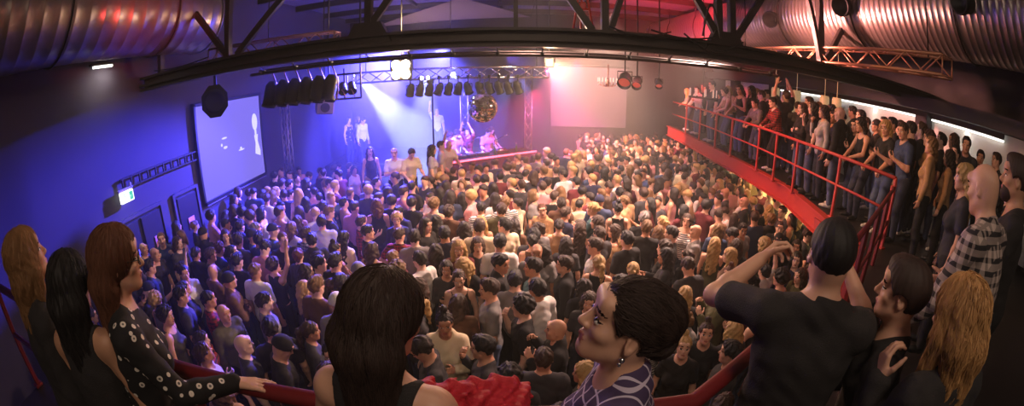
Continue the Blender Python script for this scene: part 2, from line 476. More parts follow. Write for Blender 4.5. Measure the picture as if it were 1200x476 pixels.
def face_index(V, F, HC, HR):
    """0 skin, 1 dark of eyes and brows, 2 lips, 3 eye white"""
    c = (V[F].mean(1) - HC) @ HR; x, y, z = np.abs(c[:, 0]), c[:, 1], c[:, 2]
    mi = np.zeros(len(F), np.int32)
    front = y > .055
    eye = front & (((x - .031) / .0150) ** 2 + ((z - .0000) / .0058) ** 2 < 1) & (y < .0885)
    lash = front & (((x - .031) / .0185) ** 2 + ((z - .0015) / .0098) ** 2 < 1) & (y < .0905) & (z > .0028)
    mi[lash] = 1
    mi[eye] = 3
    mi[eye & ((x - .031) ** 2 + (z - .001) ** 2 < .0066 ** 2)] = 1
    bz = .026 + .006 * np.sin(np.clip((x - .012) / .038, 0, 1) * 2.6)
    mi[front & (x > .013) & (x < .052) & (np.abs(z - bz) < .0042)] = 1
    mi[(y > .074) & (x < .0235 - np.abs(z + .0655) * .55) & (z < -.054) & (z > -.0775)] = 2
    return mi

def hair_sdf(style, HC, HR, T, h, vol=1.):
    """hair mass in the head's frame; long hair falls along the body's down"""
    G = lambda x, y, z: HC + HR @ np.array([x, y, z])
    dn = np.array([0, 0, -1.]); bk = HR @ np.array([0, -1., 0]); rt = HR @ np.array([1., 0, 0])
    P = []; v = vol; seed = (len(style) * 7) % 5
    cap = lambda a, up=0.: P.append(EL(G(0, -.018, .030 + up), (.077 + a, .098 + a, .089 + a), HR, .02))
    pl = (.785, -.62, .0215)
    cut = True
    if style in ('short', 'crop', 'sidepart'):
        a = {'crop': .008, 'short': .015, 'sidepart': .016}[style] * v; cap(a)
        if style != 'crop':
            P.append(EL(G(.012, .035, .098), (.055, .05, .026), HR, .03))
            if style == 'sidepart': P.append(EL(G(-.03, .055, .094), (.05, .03, .022), HR, .03))
    elif style == 'curly':
        cap(.026 * v, .006)
        for i in range(26):
            a = i * 2.4; u = 1 - 1.25 * (i + .5) / 26; r = math.sqrt(max(0, 1 - u * u))
            P.append(EL(G(.088 * r * math.cos(a), -.02 + .105 * r * math.sin(a), .035 + .1 * u), (.032, .032, .03), HR, .012))
    elif style in ('bob', 'long', 'longwavy', 'longback'):
        cap(.017 * v)
        L = {'bob': .13, 'long': .34, 'longwavy': .30, 'longback': .40}[style]
        for s in (-1, 1):
            if style != 'longback':
                q = G(s * .072, .005, .03); q1 = G(s * .088, .004, -.05); q2 = q1 + dn * (L - .09) + rt * s * .012 + bk * .012
                P.append(C(q, q1, .028 * v, .031 * v, .03)); P.append(C(q1, q2, .033 * v, (.030 if style != 'bob' else .028) * v, .03))
            q = G(s * .055, -.055, .01); q1 = G(s * .065, -.07, -.07); q2 = q1 + dn * (L - .05) + bk * .035
            P.append(C(q, q1, .045 * v, .045 * v, .03)); P.append(C(q1, q2, .046 * v, .034 * v, .04))
        q = G(0, -.085, 0); q1 = G(0, -.098, -.08); q2 = q1 + dn * (L - .02) + bk * .035
        P.append(C(q, q1, .04 * v, .048 * v, .03)); P.append(C(q1, q2, .048 * v, .033 * v, .04))
        pl = (.785, -.62, .018)
        cut = 'long'
    elif style in ('ponytail', 'bun', 'topknot', 'updo'):
        cap(.011 * v)
        if style == 'ponytail':
            q = G(0, -.118, .045); P.append(C(q, G(0, -.15, .03), .026, .036, .015)); q1 = G(0, -.16, .0); P.append(C(G(0, -.15, .03), q1 + dn * .10, .036, .036, .02)); P.append(C(q1 + dn * .10, q1 + dn * .24 + bk * .01, .036, .014, .02))
        elif style == 'bun': P.append(EL(G(0, -.125, .02), (.046, .038, .046), HR, .012))
        elif style == 'topknot': P.append(EL(G(0, -.03, .150), (.040, .040, .042), HR, .012))
        else:
            P.append(EL(G(0, -.085, .05), (.075 * v, .065 * v, .075 * v), HR, .03)); P.append(EL(G(0, -.11, -.01), (.05, .04, .05), HR, .02))
    elif style == 'cap':
        cap(.014, .004); P.append(EL(G(0, .075, .052), (.066, .075, .008), HR @ rot(0, -8, 0), .01)); cut = 'cap'
    elif style == 'beanie':
        cap(.017, .004); P.append(C(G(-.05, -.02, .02), G(.05, -.02, .02), .055, .055, .04)); cut = 'cap'
    iR = HR.T
    def loc(X, Y, Z):
        x, y, z = X - HC[0], Y - HC[1], Z - HC[2]
        return (iR[0, 0] * x + iR[0, 1] * y + iR[0, 2] * z, iR[1, 0] * x + iR[1, 1] * y + iR[1, 2] * z, iR[2, 0] * x + iR[2, 1] * y + iR[2, 2] * z)
    def warp(X, Y, Z):
        x, y, z = loc(X, Y, Z); th = np.arctan2(x, -y + .02)
        w = .0022 * np.sin(th * 23 + 3 * np.sin(z * 26 + seed)) + .0016 * np.sin(th * 41 + z * 60 + seed)
        if style in ('curly', 'longwavy'): w = .0045 * (np.sin(x * 190 + 2 * np.sin(z * 90)) * np.sin(y * 170 + 1.3 * np.sin(x * 80)) * np.sin(z * 180)) + .003 * np.sin(th * 17 + 3.5 * np.sin(z * 40))
        if h > .0105 and style not in ('cap', 'beanie'): w = .0048 * np.sin(th * 9 + 3 * np.sin(z * 34 + seed)) + .004 * np.sin(x * 112 + seed) * np.sin(y * 96) * np.sin(z * 104 + seed) + .003 * np.sin(th * 15 - z * 70)
        if style in ('cap', 'beanie'): w = w * .15
        if style in ('short', 'crop', 'sidepart') and h < .0105: w = w * .45
        # the face stays free: everything in front of the hairline plane, between the side locks
        if cut is True:
            f = np.maximum(.785 * y - .62 * z - pl[2] + .004 * np.sin(x * 90), -9)
            if style != 'curly': f = np.maximum(f, np.where(np.abs(x) > .052, .036 - np.sqrt((y + .004) ** 2 + (z + .016) ** 2), -9))
        elif cut == 'cap': f = np.maximum(-z + .012 + 0 * x, -9)
        else:
            face = np.maximum(.785 * y - .62 * z - pl[2], np.abs(x) - .068 + np.clip(-.02 - z, 0, .05) * .25 - np.clip(z, 0, .1) * .4)
            face = np.maximum(.785 * y - .62 * z - pl[2], -.0)
            ell = 1 - np.sqrt((x / .062) ** 2 + ((z + .035) / .108) ** 2)        # oval window of the face
            f = np.minimum(ell * .06, (y - .015))
        return w, f
    prims = P
    def wfun(X, Y, Z): return warp(X, Y, Z)[0]
    # grid evaluation with the face cut as a further plane-like field
    return prims, wfun, (lambda X, Y, Z: warp(X, Y, Z)[1])

def sdf_mesh_cut(prims, h, warp, cutf):
    lo = np.array([1e9] * 3); hi = -lo
    for p, k, op in prims:
        a, b = p_box(p); lo = np.minimum(lo, a); hi = np.maximum(hi, b)
    lo -= 3 * h + .012; hi += 3 * h + .012
    n = np.ceil((hi - lo) / h).astype(int) + 1
    ax = [(lo[i] + h * np.arange(n[i])).astype(np.float32) for i in range(3)]
    X, Y, Z = ax[0][:, None, None], ax[1][None, :, None], ax[2][None, None, :]
    D = np.full(n, .5, np.float32)
    for p, k, op in prims: D = smin(D, d_prim(p, X, Y, Z), k)
    D = D + warp(X, Y, Z).astype(np.float32)
    D = np.maximum(D, cutf(X, Y, Z).astype(np.float32))
    return surf_nets(D.astype(np.float32), lo, h, 'hair')

def folds(J, amp=.0026, f=1.):
    hip = J['hip']
    def w(X, Y, Z):
        return amp * (np.sin((X * 1.2 + Z * .7) * 46 * f + 2.2 * np.sin(Y * 21 + Z * 13)) * np.sin((Z - X * .5) * 31 * f + 1.7 * np.sin(X * 19)) + .5 * np.sin(Z * 75 * f + 4 * np.sin(X * 14 + Y * 9)))
    return w

def cloth_top(J, kind, sex, h, hem=None, wide=1., amp=.0026):
    """a garment over the torso: t_shirt, tank_top, long_sleeve, jacket, dress"""
    T, hip = J['T'], J['hip']
    infl = {'t_shirt': .014, 'tank_top': .008, 'long_sleeve': .012, 'jacket': .026, 'shirt': .017, 'dress': .010}[kind]
    P = torso_prims(J, sex, infl, wide=wide)
    up = {'t_shirt': .62, 'tank_top': 0, 'long_sleeve': 1.93, 'jacket': 1.95, 'shirt': 1.9, 'dress': 0}[kind]
    if up:
        for n in 'RL': P += arm_prims(J, n, sex, infl * .8, up, .012 if up < 1 else .004)
    if kind == 'jacket':
        P.append(C(J['neck'] + T @ np.array([-.03, -.01, .03]), J['neck'] + T @ np.array([.03, -.01, .03]), .055, .055, .03))
    if kind == 'dress':
        G = lambda x, y, z: hip + T @ np.array([x, y, z])
        P.append(C(G(0, -.01, 0), G(0, 0, -.36), .16, .20, .06))
    P2 = list(P)
    hemz = hem if hem is not None else (-.46 if kind == 'dress' else (-.10 if kind != 'tank_top' else -.06))
    u = T @ np.array([0, 0, 1.]); pl = [(-u, -(u @ hip) - hemz)]
    # neckline: scooped by a ball at the throat
    thr = J['neck'] + T @ np.array([0, .045, .055])
    r = {'t_shirt': .078, 'tank_top': .125, 'long_sleeve': .08, 'jacket': .07, 'shirt': .075, 'dress': .12}[kind]
    P2.append(EL(thr, (r * .95, r, r), T, .004, '-'))
    if kind in ('tank_top', 'dress'):
        for s, n in ((1, 'R'), (-1, 'L')): P2.append(EL(J['sh' + n] + T @ np.array([s * .035, 0, .0]), (.082, .17, .115), T, .004, '-'))
    return sdf_mesh(P2, h, pl, folds(J, amp * (.5 if kind in ('tank_top', 'dress') else 1)))

def build_person(pose, sex, h=.012, top='t_shirt', hair='short', fine=False, trousers=True, head_h=None, hem=None, wide=1., hairvol=1., hair_h=None, amp=.0026):
    """returns meshes of one figure: body, top, trousers, shoes, hair, and its joints"""
    J = skeleton(pose, sex); R = {'J': J}
    P = head_prims(J['HC'], J['HR'], sex, fine or h < .0135)
    P.append(C(J['neck'] + J['T'] @ np.array([0, 0, -.04]), J['HC'] + J['HR'] @ np.array([0, -.022, -.055]), .052 if sex == 'f' else .061, .047 if sex == 'f' else .056, .03))
    P += torso_prims(J, sex, wide=wide)
    for n in 'RL':
        P += arm_prims(J, n, sex)
        s = 1 if n == 'R' else -1
        P += hand_prims(J['wr' + n], J['fd' + n], J['pd' + n], s, pose.get('hand' + n, 'relax'), .93 if sex == 'f' else 1.05)
    P += leg_prims(J)
    V, F = sdf_mesh(P, h)
    R['body'] = (V, F, face_index(V, F, J['HC'], J['HR']))
    if top: R['top'] = cloth_top(J, top, sex, h, hem, wide, amp)
    if trousers:
        Q = leg_prims(J, .012, loose=.008) + [EL(J['hip'] + np.array([0, -.005, -.01]), ((.170 if sex == 'f' else .162) * wide, .122, .12), J['T'], .05)]
        R['trousers'] = sdf_mesh(Q, max(h * 1.1, .014), [((0, 0, -1), -.055), ((0, 0, 1), J['hip'][2] + .045)], folds(J, .0024))
    R['shoes'] = sdf_mesh(leg_prims(J, shoe=True), max(h, .012), [((0, 0, -1), -.004)])
    if hair and hair != 'bald':
        pr, w, cf = hair_sdf(hair, J['HC'], J['HR'], J['T'], h, hairvol)
        R['hair'] = sdf_mesh_cut(pr, hair_h or min(h, .010), w, cf)
    return R
# ------------------------------------------------------------------ structure
def S(o, label=None): o['kind'] = 'structure'; return o
m_floor = mat('floor_dark', lin(46, 42, 42), .5, bump=.1, bscale=12, var=.4)
m_wall = mat('wall_paint', lin(72, 67, 80), .85, bump=.05, bscale=30, var=.15)
m_dark = mat('dark_paint', lin(38, 36, 40), .7, bump=.05, bscale=20, var=.3)
m_steel = mat('dark_steel', lin(52, 44, 42), .5, .3, bump=.08, bscale=25, var=.3)
m_red = mat('red_steel', lin(196, 66, 60), .5, 0, bump=.04, bscale=30, var=.2)
m_dred = mat('dark_red_paint', lin(120, 30, 34), .45, 0, var=.25)
m_galv = mat('galvanised', lin(170, 160, 155), .34, .85, bump=.03, bscale=18, var=.2)
m_black = mat('black_metal', lin(26, 25, 26), .5, .2)
m_chrome = mat('chrome', lin(200, 200, 205), .2, 1.)
m_white = mat('white_panel', lin(225, 222, 215), .7, var=.08)
m_ceil = mat('ceiling_paint', lin(120, 112, 130), .8, bump=.04, bscale=8, var=.2)

FB, BB = 2.1, 2.25         # floors of the front tier and of the side gallery
RAIL = [(-4.2, .98), (.60, .98), (1.5, 1.55), (3.0, 2.5), (5.1, 3.85), (5.14, 5.2), (5.25, 6.6), (5.48, 8.4), (5.62, 10.0), (5.74, 11.2), (5.86, 12.6), (5.96, 14.0), (6.06, 15.6)]
EDGE = [(-4.2, 1.06), (.58, 1.06), (1.45, 1.64), (2.95, 2.6), (4.78, 3.95), (5.02, 5.0), (5.55, 7.0), (5.70, 9.0), (5.84, 11.1), (6.02, 13.6), (6.18, 16.2)]

S(MB().box((.9, 8.5, -.1), (17, 21, .2)).build('floor', m_floor))
S(MB().box((-7.15, 8.2, 3.6), (.3, 20.4, 7.6)).build('wall_left', m_wall))
S(MB().box((.9, 18.25, 3.6), (17, .3, 7.6)).build('wall_back', m_dark))
S(MB().box((9.15, 8.2, 3.6), (.3, 20.4, 7.6)).build('wall_right', m_dark))
mb = MB().box((.9, 8.2, 6.85), (17, 20.4, .2))
S(mb.build('ceiling', m_ceil))
# purlins and a ridge board under the ceiling
for i, y in enumerate((8.2, 10.6, 13.0, 15.4, 17.6)):
    S(MB().box((.9, y, 6.66), (16.2, .12, .2)).build('trim_%d' % (i + 1), m_steel))
for i, x in enumerate((-3.4, -.4, 2.6)):
    S(MB().box((x, 12.6, 6.70), (.10, 11, .12)).build('trim_%d' % (i + 6), m_steel))
# gallery: slabs, upstand wall of the front tier, back wall with its lit band
inner = [(-4.2, -1.6), (4.9, -1.6)]
S(MB().prism([(-4.2, -1.6), (9.0, -1.6), (9.0, 2.6), (2.95, 2.6), (1.45, 1.64), (.58, 1.06), (-4.2, 1.06)], FB - .25, FB).build('floor_gallery_front', m_floor))
S(MB().prism([(2.95, 2.6), (9.0, 2.6), (9.0, 16.2), (6.18, 16.2), (6.02, 13.6), (5.84, 11.1), (5.70, 9.0), (5.55, 7.0), (5.02, 5.0), (4.78, 3.95)], BB - .25, BB).build('floor_gallery_side', m_floor))
S(MB().box((8.65, 8.6, 3.27), (.1, 15, 2.04)).build('wall_gallery', m_white))
S(MB().box((8.1, 8.6, 4.42), (1.0, 15, .25)).build('ceiling_gallery', m_dark))
for i, y in enumerate((2.0, 5.72, 9.3, 12.2, 15)):
    S(MB().box((8.48, y, 3.4), (.30, .36, 2.3)).build('pillar_%d' % (i + 1), m_dark))
# cladding under the gallery edge, seen below the red beam
S(MB().box((7.4, 9.2, 1.0), (.2, 14, 2.0)).build('wall_under_gallery', mat('warm_wall', lin(205, 170, 110), .8, var=.2)))
# doors in the side wall
def door(i, y0, y1, leaves):
    d = S(MB().box((-6.985, (y0 + y1) / 2, 1.1), (.03, y1 - y0, 2.2)).build('door_%d' % i, mat('door_dark', lin(34, 32, 44), .5, var=.2)))
    f = MB(); t = .07
    f.box((-6.96, y0 - t / 2, 1.13), (.08, t, 2.26)); f.box((-6.96, y1 + t / 2, 1.13), (.08, t, 2.26)); f.box((-6.96, (y0 + y1) / 2, 2.235), (.08, y1 - y0, .07))
    f.build('door_frame', m_wall, d)
    for k in range(leaves):
        a = y0 + (y1 - y0) * k / leaves + .05; b = y0 + (y1 - y0) * (k + 1) / leaves - .05
        l = MB().box((-6.95, (a + b) / 2, 1.09), (.05, b - a, 2.1), None, .012).build('leaf', mat('door_leaf', lin(40, 38, 52), .45, var=.2), d)
        MB().tube([(-6.90, b - .09, .95), (-6.86, b - .09, .95), (-6.86, b - .09, 1.2), (-6.90, b - .09, 1.2)], .012, 8).build('handle', m_chrome, l)
door(1, 4.62, 6.02, 2); door(2, 6.52, 7.3, 1)
# ------------------------------------------------------------------ steelwork, trusses, ducts
def lattice(mb_c, mb_l, a, b, w=.26, h=.26, step=.36, r=.024, rl=.012):
    """box truss from a to b: four chords into mb_c, zig-zag into mb_l"""
    a, b = Vector(a), Vector(b); d = (b - a); L = d.length; d.normalize()
    up = Vector((0, 0, 1)) if abs(d.z) < .9 else Vector((1, 0, 0)); s = d.cross(up).normalized(); u = s.cross(d)
    cs = [s * x * w / 2 + u * z * h / 2 for x, z in ((-1, -1), (1, -1), (1, 1), (-1, 1))]
    for c in cs: mb_c.tube([a + c, b + c], r, 8)
    n = max(1, int(L / step))
    for k in range(4):
        c0, c1 = cs[k], cs[(k + 1) % 4]
        for i in range(n):
            p, q = a + d * (L * i / n), a + d * (L * (i + 1) / n)
            mb_l.tube([p + (c0 if i % 2 == 0 else c1), q + (c1 if i % 2 == 0 else c0)], rl, 5)
    for e in (a, b):
        for k in range(4): mb_l.tube([e + cs[k], e + cs[(k + 1) % 4]], rl * 1.2, 5)

BY, BZ0, BZ1 = 6.0, 4.46, 4.73
t = empty('roof_truss', (0, BY, BZ0), 0, 'dark steel roof truss spanning the whole hall above the crowd', 'roof truss')
o = t
def rel(mb, name, m, par, off):
    mb.v = [(x - off[0], y - off[1], z - off[2]) for x, y, z in mb.v]
    return mb.build(name, m, par)
off = (0, BY, BZ0)
mb = MB()
mb.box((1.0, BY, BZ0 + .02), (15.9, .30, .04)); mb.box((1.0, BY, BZ1 - .02), (15.9, .30, .04)); mb.box((1.0, BY, (BZ0 + BZ1) / 2), (15.9, .05, BZ1 - BZ0 - .08))
mb.bar((-7.0, BY - .12, BZ0 + .11), (7.0, BY - .12, BZ0 + .11), .05, .05)
rel(mb, 'bottom_chord', m_steel, t, off)
TOPZ = 6.62
for x in (-6.4, -4.6, -2.03, .05, 1.28, 3.06, 3.30, 5.2):
    rel(MB().box((x, BY, (BZ1 + TOPZ) / 2), (.10 if abs(x) > .2 else .06, .12, TOPZ - BZ1)), 'hanger', m_steel, t, off)
for x0, x1 in ((-4.6, -6.3), (-2.1, -.7), (-4.4, -2.2), (1.1, -.2), (1.36, 1.95), (3.1, 1.9), (3.3, 4.6), (5.2, 4.7), (5.3, 6.6)):
    rel(MB().bar((x0, BY, BZ1), (x1, BY, TOPZ), .08, .10), 'diagonal', m_steel, t, off)
for x in (-2.03, 3.18):
    mb = MB(); p = [(-.36, 0), (.36, 0), (.2, .3), (-.2, .3)]
    vs = [(x + a, BY - .075, BZ1 - .12 + b) for a, b in p] + [(x + a, BY + .075, BZ1 - .12 + b) for a, b in p]
    mb.add(vs, [(0, 1, 2, 3), (7, 6, 5, 4), (0, 4, 5, 1), (1, 5, 6, 2), (2, 6, 7, 3), (3, 7, 4, 0)])
    rel(mb, 'gusset_plate', m_steel, t, off)
rel(MB().box((-.4, BY, TOPZ + .03), (14.8, .2, .1)), 'top_chord', m_steel, t, off)

# cables looped along the beam
for i, (x0, x1, sag) in enumerate(((1.3, 2.2, .10), (1.9, 2.9, .07), (2.4, 3.4, .22), (2.7, 3.0, -.5), (-6.4, -4.9, .05))):
    pts = [(x0 + (x1 - x0) * k / 12, BY - .19, BZ1 + .05 - sag * math.sin(math.pi * k / 12)) for k in range(13)]
    MB().tube(pts, .014, 6).build('cable', m_black, label='black cable on the roof truss, ' + ('first of the loops from the red figure of pipes', 'second loop of the row', 'deepest loop beside the twin hangers', 'loop standing up beside the twin hangers', 'short loop below the ribbed duct by the side wall')[i], cat='cable', group='cables on the roof truss')
# lighting bar just behind the beam
t = empty('lighting_bar', (0, 6.7, 4.38), 0, 'long pipe with clamps hung under the roof truss, lit along its top', 'lighting bar')
mb = MB().tube([(-4.6, 0, 0), (4.7, 0, 0)], .028, 10).tube([(-4.6, .3, .06), (4.7, .3, .06)], .02, 8)
mb.build('pipe', mat('pipe_steel', lin(74, 64, 62), .5, .6), t)
for i in range(14):
    x = -4.3 + i * .68
    MB().tube([(x, 0, .03), (x, -.25, .16), (x, -.60, .09)], .014, 6).box((x, 0, .02), (.06, .09, .08), None, .01).build('clamp', m_black, t)
# stage truss (lattice) that carries the lamps
def truss(name, a, b, label, m=m_chrome, w=.26, h=.26, grp=None, step=.36):
    t = empty(name, a, 0, label, 'truss', grp); A = Vector(a)
    c, l = MB(), MB(); lattice(c, l, Vector(), Vector(b) - A, w, h, step)
    c.build('chords', m, t); l.build('lattice', m, t)
    D = Vector(b) - A
    if abs(D.z) < 1:
        for f in (.06, .5, .94): MB().tube([D * f + Vector((0, 0, h / 2 - .03)), D * f + Vector((0, 0, 6.76 - A.z - D.z * f))], .012, 6).build('hanger', m_black, t)
    return t
truss('lighting_truss', (-3.9, 10.4, 4.12), (.9, 11.0, 4.12), 'silver box truss over the stage carrying the row of black lamps')
truss('lighting_truss', (5.35, 3.2, 4.86), (5.35, 9.4, 4.86), 'box truss beside the ribbed duct above the gallery, chords lit orange', mat('warm_lit_steel', lin(205, 150, 120), .35, .6), .3, .26)  # orange light on the chords is put into the steel colour
truss('lighting_truss', (-6.3, 7.6, 4.95), (-3.2, 7.6, 4.86), 'box truss behind the roof truss near the cut end of the duct', mat('warm_lit_steel2', lin(150, 110, 105), .4, .6), .3, .34)
truss('truss_tower', (-6.55, 11.3, 0.0), (-6.55, 11.3, 4.1), 'upright truss tower standing at the wall past the video screen', m_galv, .2, .2)
truss('truss_tower', (-1.55, 14.2, .6), (-1.55, 14.2, 4.3), 'upright truss tower at the back of the stage', m_galv, .24, .24)
truss('truss_tower', (.55, 14.6, .6), (.55, 14.6, 4.3), 'upright truss tower on the stage behind the mirror ball', m_galv, .22, .22)
MB().tube([(-1.98, 10.75, 3.9), (-1.98, 10.75, 1.9)], .022, 8).box((-1.98, 10.75, 3.92), (.09, .09, .1), None, .01).tube([(-1.98,10.75,1.9),(-1.98,10.75,1.82)], [.03,.012], 8).build('drop_pole', m_black, label='thin black pole hanging from the stage truss over the DJ table', cat='pole')

# ribbed ducts
def duct(x, y0, y1, z, r, label, step=.3, endcap=False):
    t = empty('ventilation_duct', (x, y0, z), 0, label, 'duct')
    prof = []; y = 0; L = y1 - y0
    while y < L:
        prof += [(r, y), (r, min(L, y + step * .82)), (r * 1.008, min(L, y + step * .87)), (r * 1.008, min(L, y + step * .95))]; y += step
    prof += [(r, L), (r * 1.03, L), (r * 1.03, L + .05), (r * .97, L + .05), (r * .97, L - .4)]
    m = MB().lathe(prof, (0, 0, 0), (0, 1, 0), 48); ob = m.build('duct_shell', m_galv, t)
    n = int(L / 2.4)
    for i in range(n + 1):
        yy = .5 + i * 2.4; b = MB()
        b.tube([(-r * .9, yy, r * .5), (-r * .9, yy, 6.75 - z)], .012, 6); b.tube([(r * .9, yy, r * .5), (r * .9, yy, 6.75 - z)], .012, 6)
        b.tube([(r * 1.03 * math.cos(a), yy, r * 1.03 * math.sin(a)) for a in np.linspace(math.radians(150), math.radians(390), 22)], .016, 6)
        b.build('hanger_strap', m_steel, t)
    return t
duct(-6.1, .2, 6.8, 5.75, .72, 'big ribbed ventilation duct by the dark side wall, ending in the open', .30)
duct(6.35, .3, 18.0, 5.85, .73, 'long ribbed ventilation duct above the gallery, lit red and orange', .13)
# outlets on the long duct
def nozzle(x, y, z, d, label):
    t = empty('duct_outlet', (x, y, z), 0, label, 'air outlet', 'outlets on the long duct'); d = Vector(d).normalized()
    MB().lathe([(.16, -.1), (.16, .16), (.19, .17), (.19, .25), (.165, .25), (.15, .05), (0, .05)], (0, 0, 0), d, 20).build('spout', m_black, t)
    MB().lathe([(.24, -.1), (.24, -.06), (.17, -.04)], (0, 0, 0), d, 20).build('collar', m_galv, t)
nozzle(5.66, 8.2, 5.72, (-1, -.5, -.3), 'round black air outlet on the long duct next to the twin hangers')
nozzle(5.63, 5.7, 5.80, (-1, -.3, -.2), 'round air outlet on the long duct, second from the twin hangers')
nozzle(5.63, 2.9, 5.80, (-1, .2, -.2), 'round air outlet on the long duct over the plaid-shirted man')
# ------------------------------------------------------------------ screens, lamps, speakers
def emat(name, col, s): return mat(name, (0, 0, 0, 1), .5, emit=col, estr=s)
# video screen on the side wall
t = empty('video_screen', (-6.9, 8.98, 1.78), 0, 'big violet video screen on the side wall showing a pale figure', 'screen')
mb = MB(); y0, y1, zz = -1.46, 1.46, 2.16
MB().box((-.03, 0, zz / 2), (.06, 2.92, zz), None, .006).build('screen_surface', emat('screen_glow', (.19, .15, .66, 1), .95), t)
fr = MB()
for y in (y0, y1): fr.box((-.02, y, zz / 2), (.10, .08, zz + .16), None, .01)
for z in (-.04, zz + .04): fr.box((-.02, 0, z), (.10, 3.0, .08), None, .01)
fr.build('screen_frame', m_black, t)
pic = emat('screen_figure', (.55, .52, 1., 1), 1.25)
fig = MB()
def disc(mb, c, ry, rz, n=18, mi=0): mb.add([(c[0], c[1] + ry * math.cos(2 * math.pi * k / n), c[2] + rz * math.sin(2 * math.pi * k / n)) for k in range(n)], [tuple(range(n))], False, mi)
disc(fig, (.004, 1.12, 1.47), .14, .23); disc(fig, (.004, 1.13, 1.20), .05, .12)
fig.add([(.005, 1.02, .62), (.005, 1.28, .52), (.005, 1.30, .66), (.005, 1.20, .95), (.005, 1.24, 1.12), (.005, 1.04, 1.12), (.005, 1.08, .9)], [(0, 1, 2, 3, 4, 5, 6)])
fig.build('projected_figure', pic, t)
for y, z, a, b in ((-.36, 1.28, .12, .025), (-.5, 1.13, .04, .04), (-.35, 1.05, .09, .035), (.36, .86, .15, .022), (.34, .90, .05, .04)): mk = MB(); disc(mk, (.005, y, z), a, b, 10); mk.build('projected_mark', pic, t)
ft = MB().tube([(.025 + .012 * math.sin(i * 2.1), -1.42 + i * .0284, -.10 + .016 * math.cos(i * 2.1)) for i in range(101)], .007, 6)
ft.build('lacing_cord', mat('lacing_grey', lin(150, 150, 190), .5), t)
# projection screen at the back wall
t = empty('projection_screen', (3.2, 17.9, 1.9), 0, 'large pale projection screen hanging on the back wall in the pink smoke', 'screen')
MB().box((0, 0, 1.25), (3.2, .05, 2.5)).build('screen_surface', mat('screen_cloth', lin(112, 106, 120), .8), t)
MB().tube([(-1.7, 0, 2.55), (1.7, 0, 2.55)], .05, 10).build('roller', m_black, t)
MB().box((0, 0, -.03), (3.2, .07, .05)).build('batten', m_black, t)

# par cans and moving lamps
def par_can(loc, d, label, grp, r=.105, L=.30, lit=None, yoke=True, top=None, cat='stage lamp'):
    t = empty('stage_lamp', loc, 0, label, cat, grp); d = Vector(d).normalized()
    MB().lathe([(0, -L * .62), (r * .55, -L * .6), (r * .8, -L * .42), (r, -L * .25), (r, L * .36), (r * 1.12, L * .38), (r * 1.12, L * .44), (r * .96, L * .44), (r * .94, L * .2)], (0, 0, 0), d, 20).build('housing', m_black, t)
    MB().lathe([(0, L * .24), (r * .93, L * .22)], (0, 0, 0), d, 20).build('lens', lit or mat('lens_dark', lin(60, 60, 70), .15, .3), t)
    if yoke:
        s = d.cross(Vector((0, 0, 1))).normalized() if abs(d.z) < .95 else Vector((1, 0, 0)); h = (top if top else .28)
        MB().tube([s * r * 1.1, s * r * 1.15 + Vector((0, 0, r * 1.3)), -s * r * 1.15 + Vector((0, 0, r * 1.3)), -s * r * 1.1], .013, 6).tube([(0, 0, r * 1.3), (0, 0, h)], .016, 6).box((0, 0, h), (.07, .07, .08), None, .01).build('yoke', m_black, t)
    return t
PX = (489, 497, 508, 520, 531, 542, 556, 569, 578, 588, 597, 606)
ordn = ('first', 'second', 'third', 'fourth', 'fifth', 'sixth', 'seventh', 'eighth', 'ninth', 'tenth', 'eleventh', 'twelfth')
for i in range(12):
    x = -2.46 + i * .232 + (.05 if i > 6 else 0); y = 10.42 + .13 * (x + 2.4)
    d = (-.3 if i < 6 else .35, -.5 if i in (3, 6) else .35, -1)
    par_can((x, y, 3.72), d, 'black lamp on the stage truss, %s in the row counted from the bright blinder' % ordn[i], 'row of black lamps on the stage truss', .098, .30, top=.30)
lamp_on = emat('blinder_glow', (1., .72, .46, 1), 55); lamp_on2 = emat('blinder_glow_small', (1., .72, .45, 1), 40)
def blinder(name, loc, label, m, w, n):
    t = empty(name, loc, 0, label, 'stage lamp')
    MB().box((0, .10, 0), (w, .16, w), None, .03).build('housing', m_black, t)
    for k in range(n * n):
        a = (k % n - (n - 1) / 2) * w * .46; b = (k // n - (n - 1) / 2) * w * .46
        MB().lathe([(0, .02), (w * .20, .015), (w * .22, -.01), (w * .20, -.012)], (a, .015, b), (0, -1, -.1), 18).build('bulb', m, t)
    MB().tube([(w * .55, .1, 0), (w * .55, .1, w * .62), (-w * .55, .1, w * .62), (-w * .55, .1, 0)], .012, 6).tube([(0, .1, w * .62), (0, .1, 6.75 - loc[2])], .016, 6).build('yoke', m_black, t)
blinder('blinder_lamp', (-2.36, 9.1, 4.24), 'dazzling warm blinder lamp with four bulbs under the roof truss', lamp_on, .46, 2)
blinder('blinder_lamp', (.89, 10.4, 4.36), 'small dazzling lamp throwing the orange and pink beam', lamp_on2, .24, 1)
MB().lathe([(0, -.04), (.05, -.035), (.055, .02), (.03, .06), (0, .065)], (-1.36, 10.1, 4.08), (0, -1, -.2), 16).tube([(-1.36, 10.14, 4.07), (-1.36, 10.62, 3.99)], .014, 6).build('blue_lamp', emat('blue_glow', (.35, .42, 1, 1), 26), label='small blue-white lamp shining between the black lamps on the truss', cat='stage lamp')
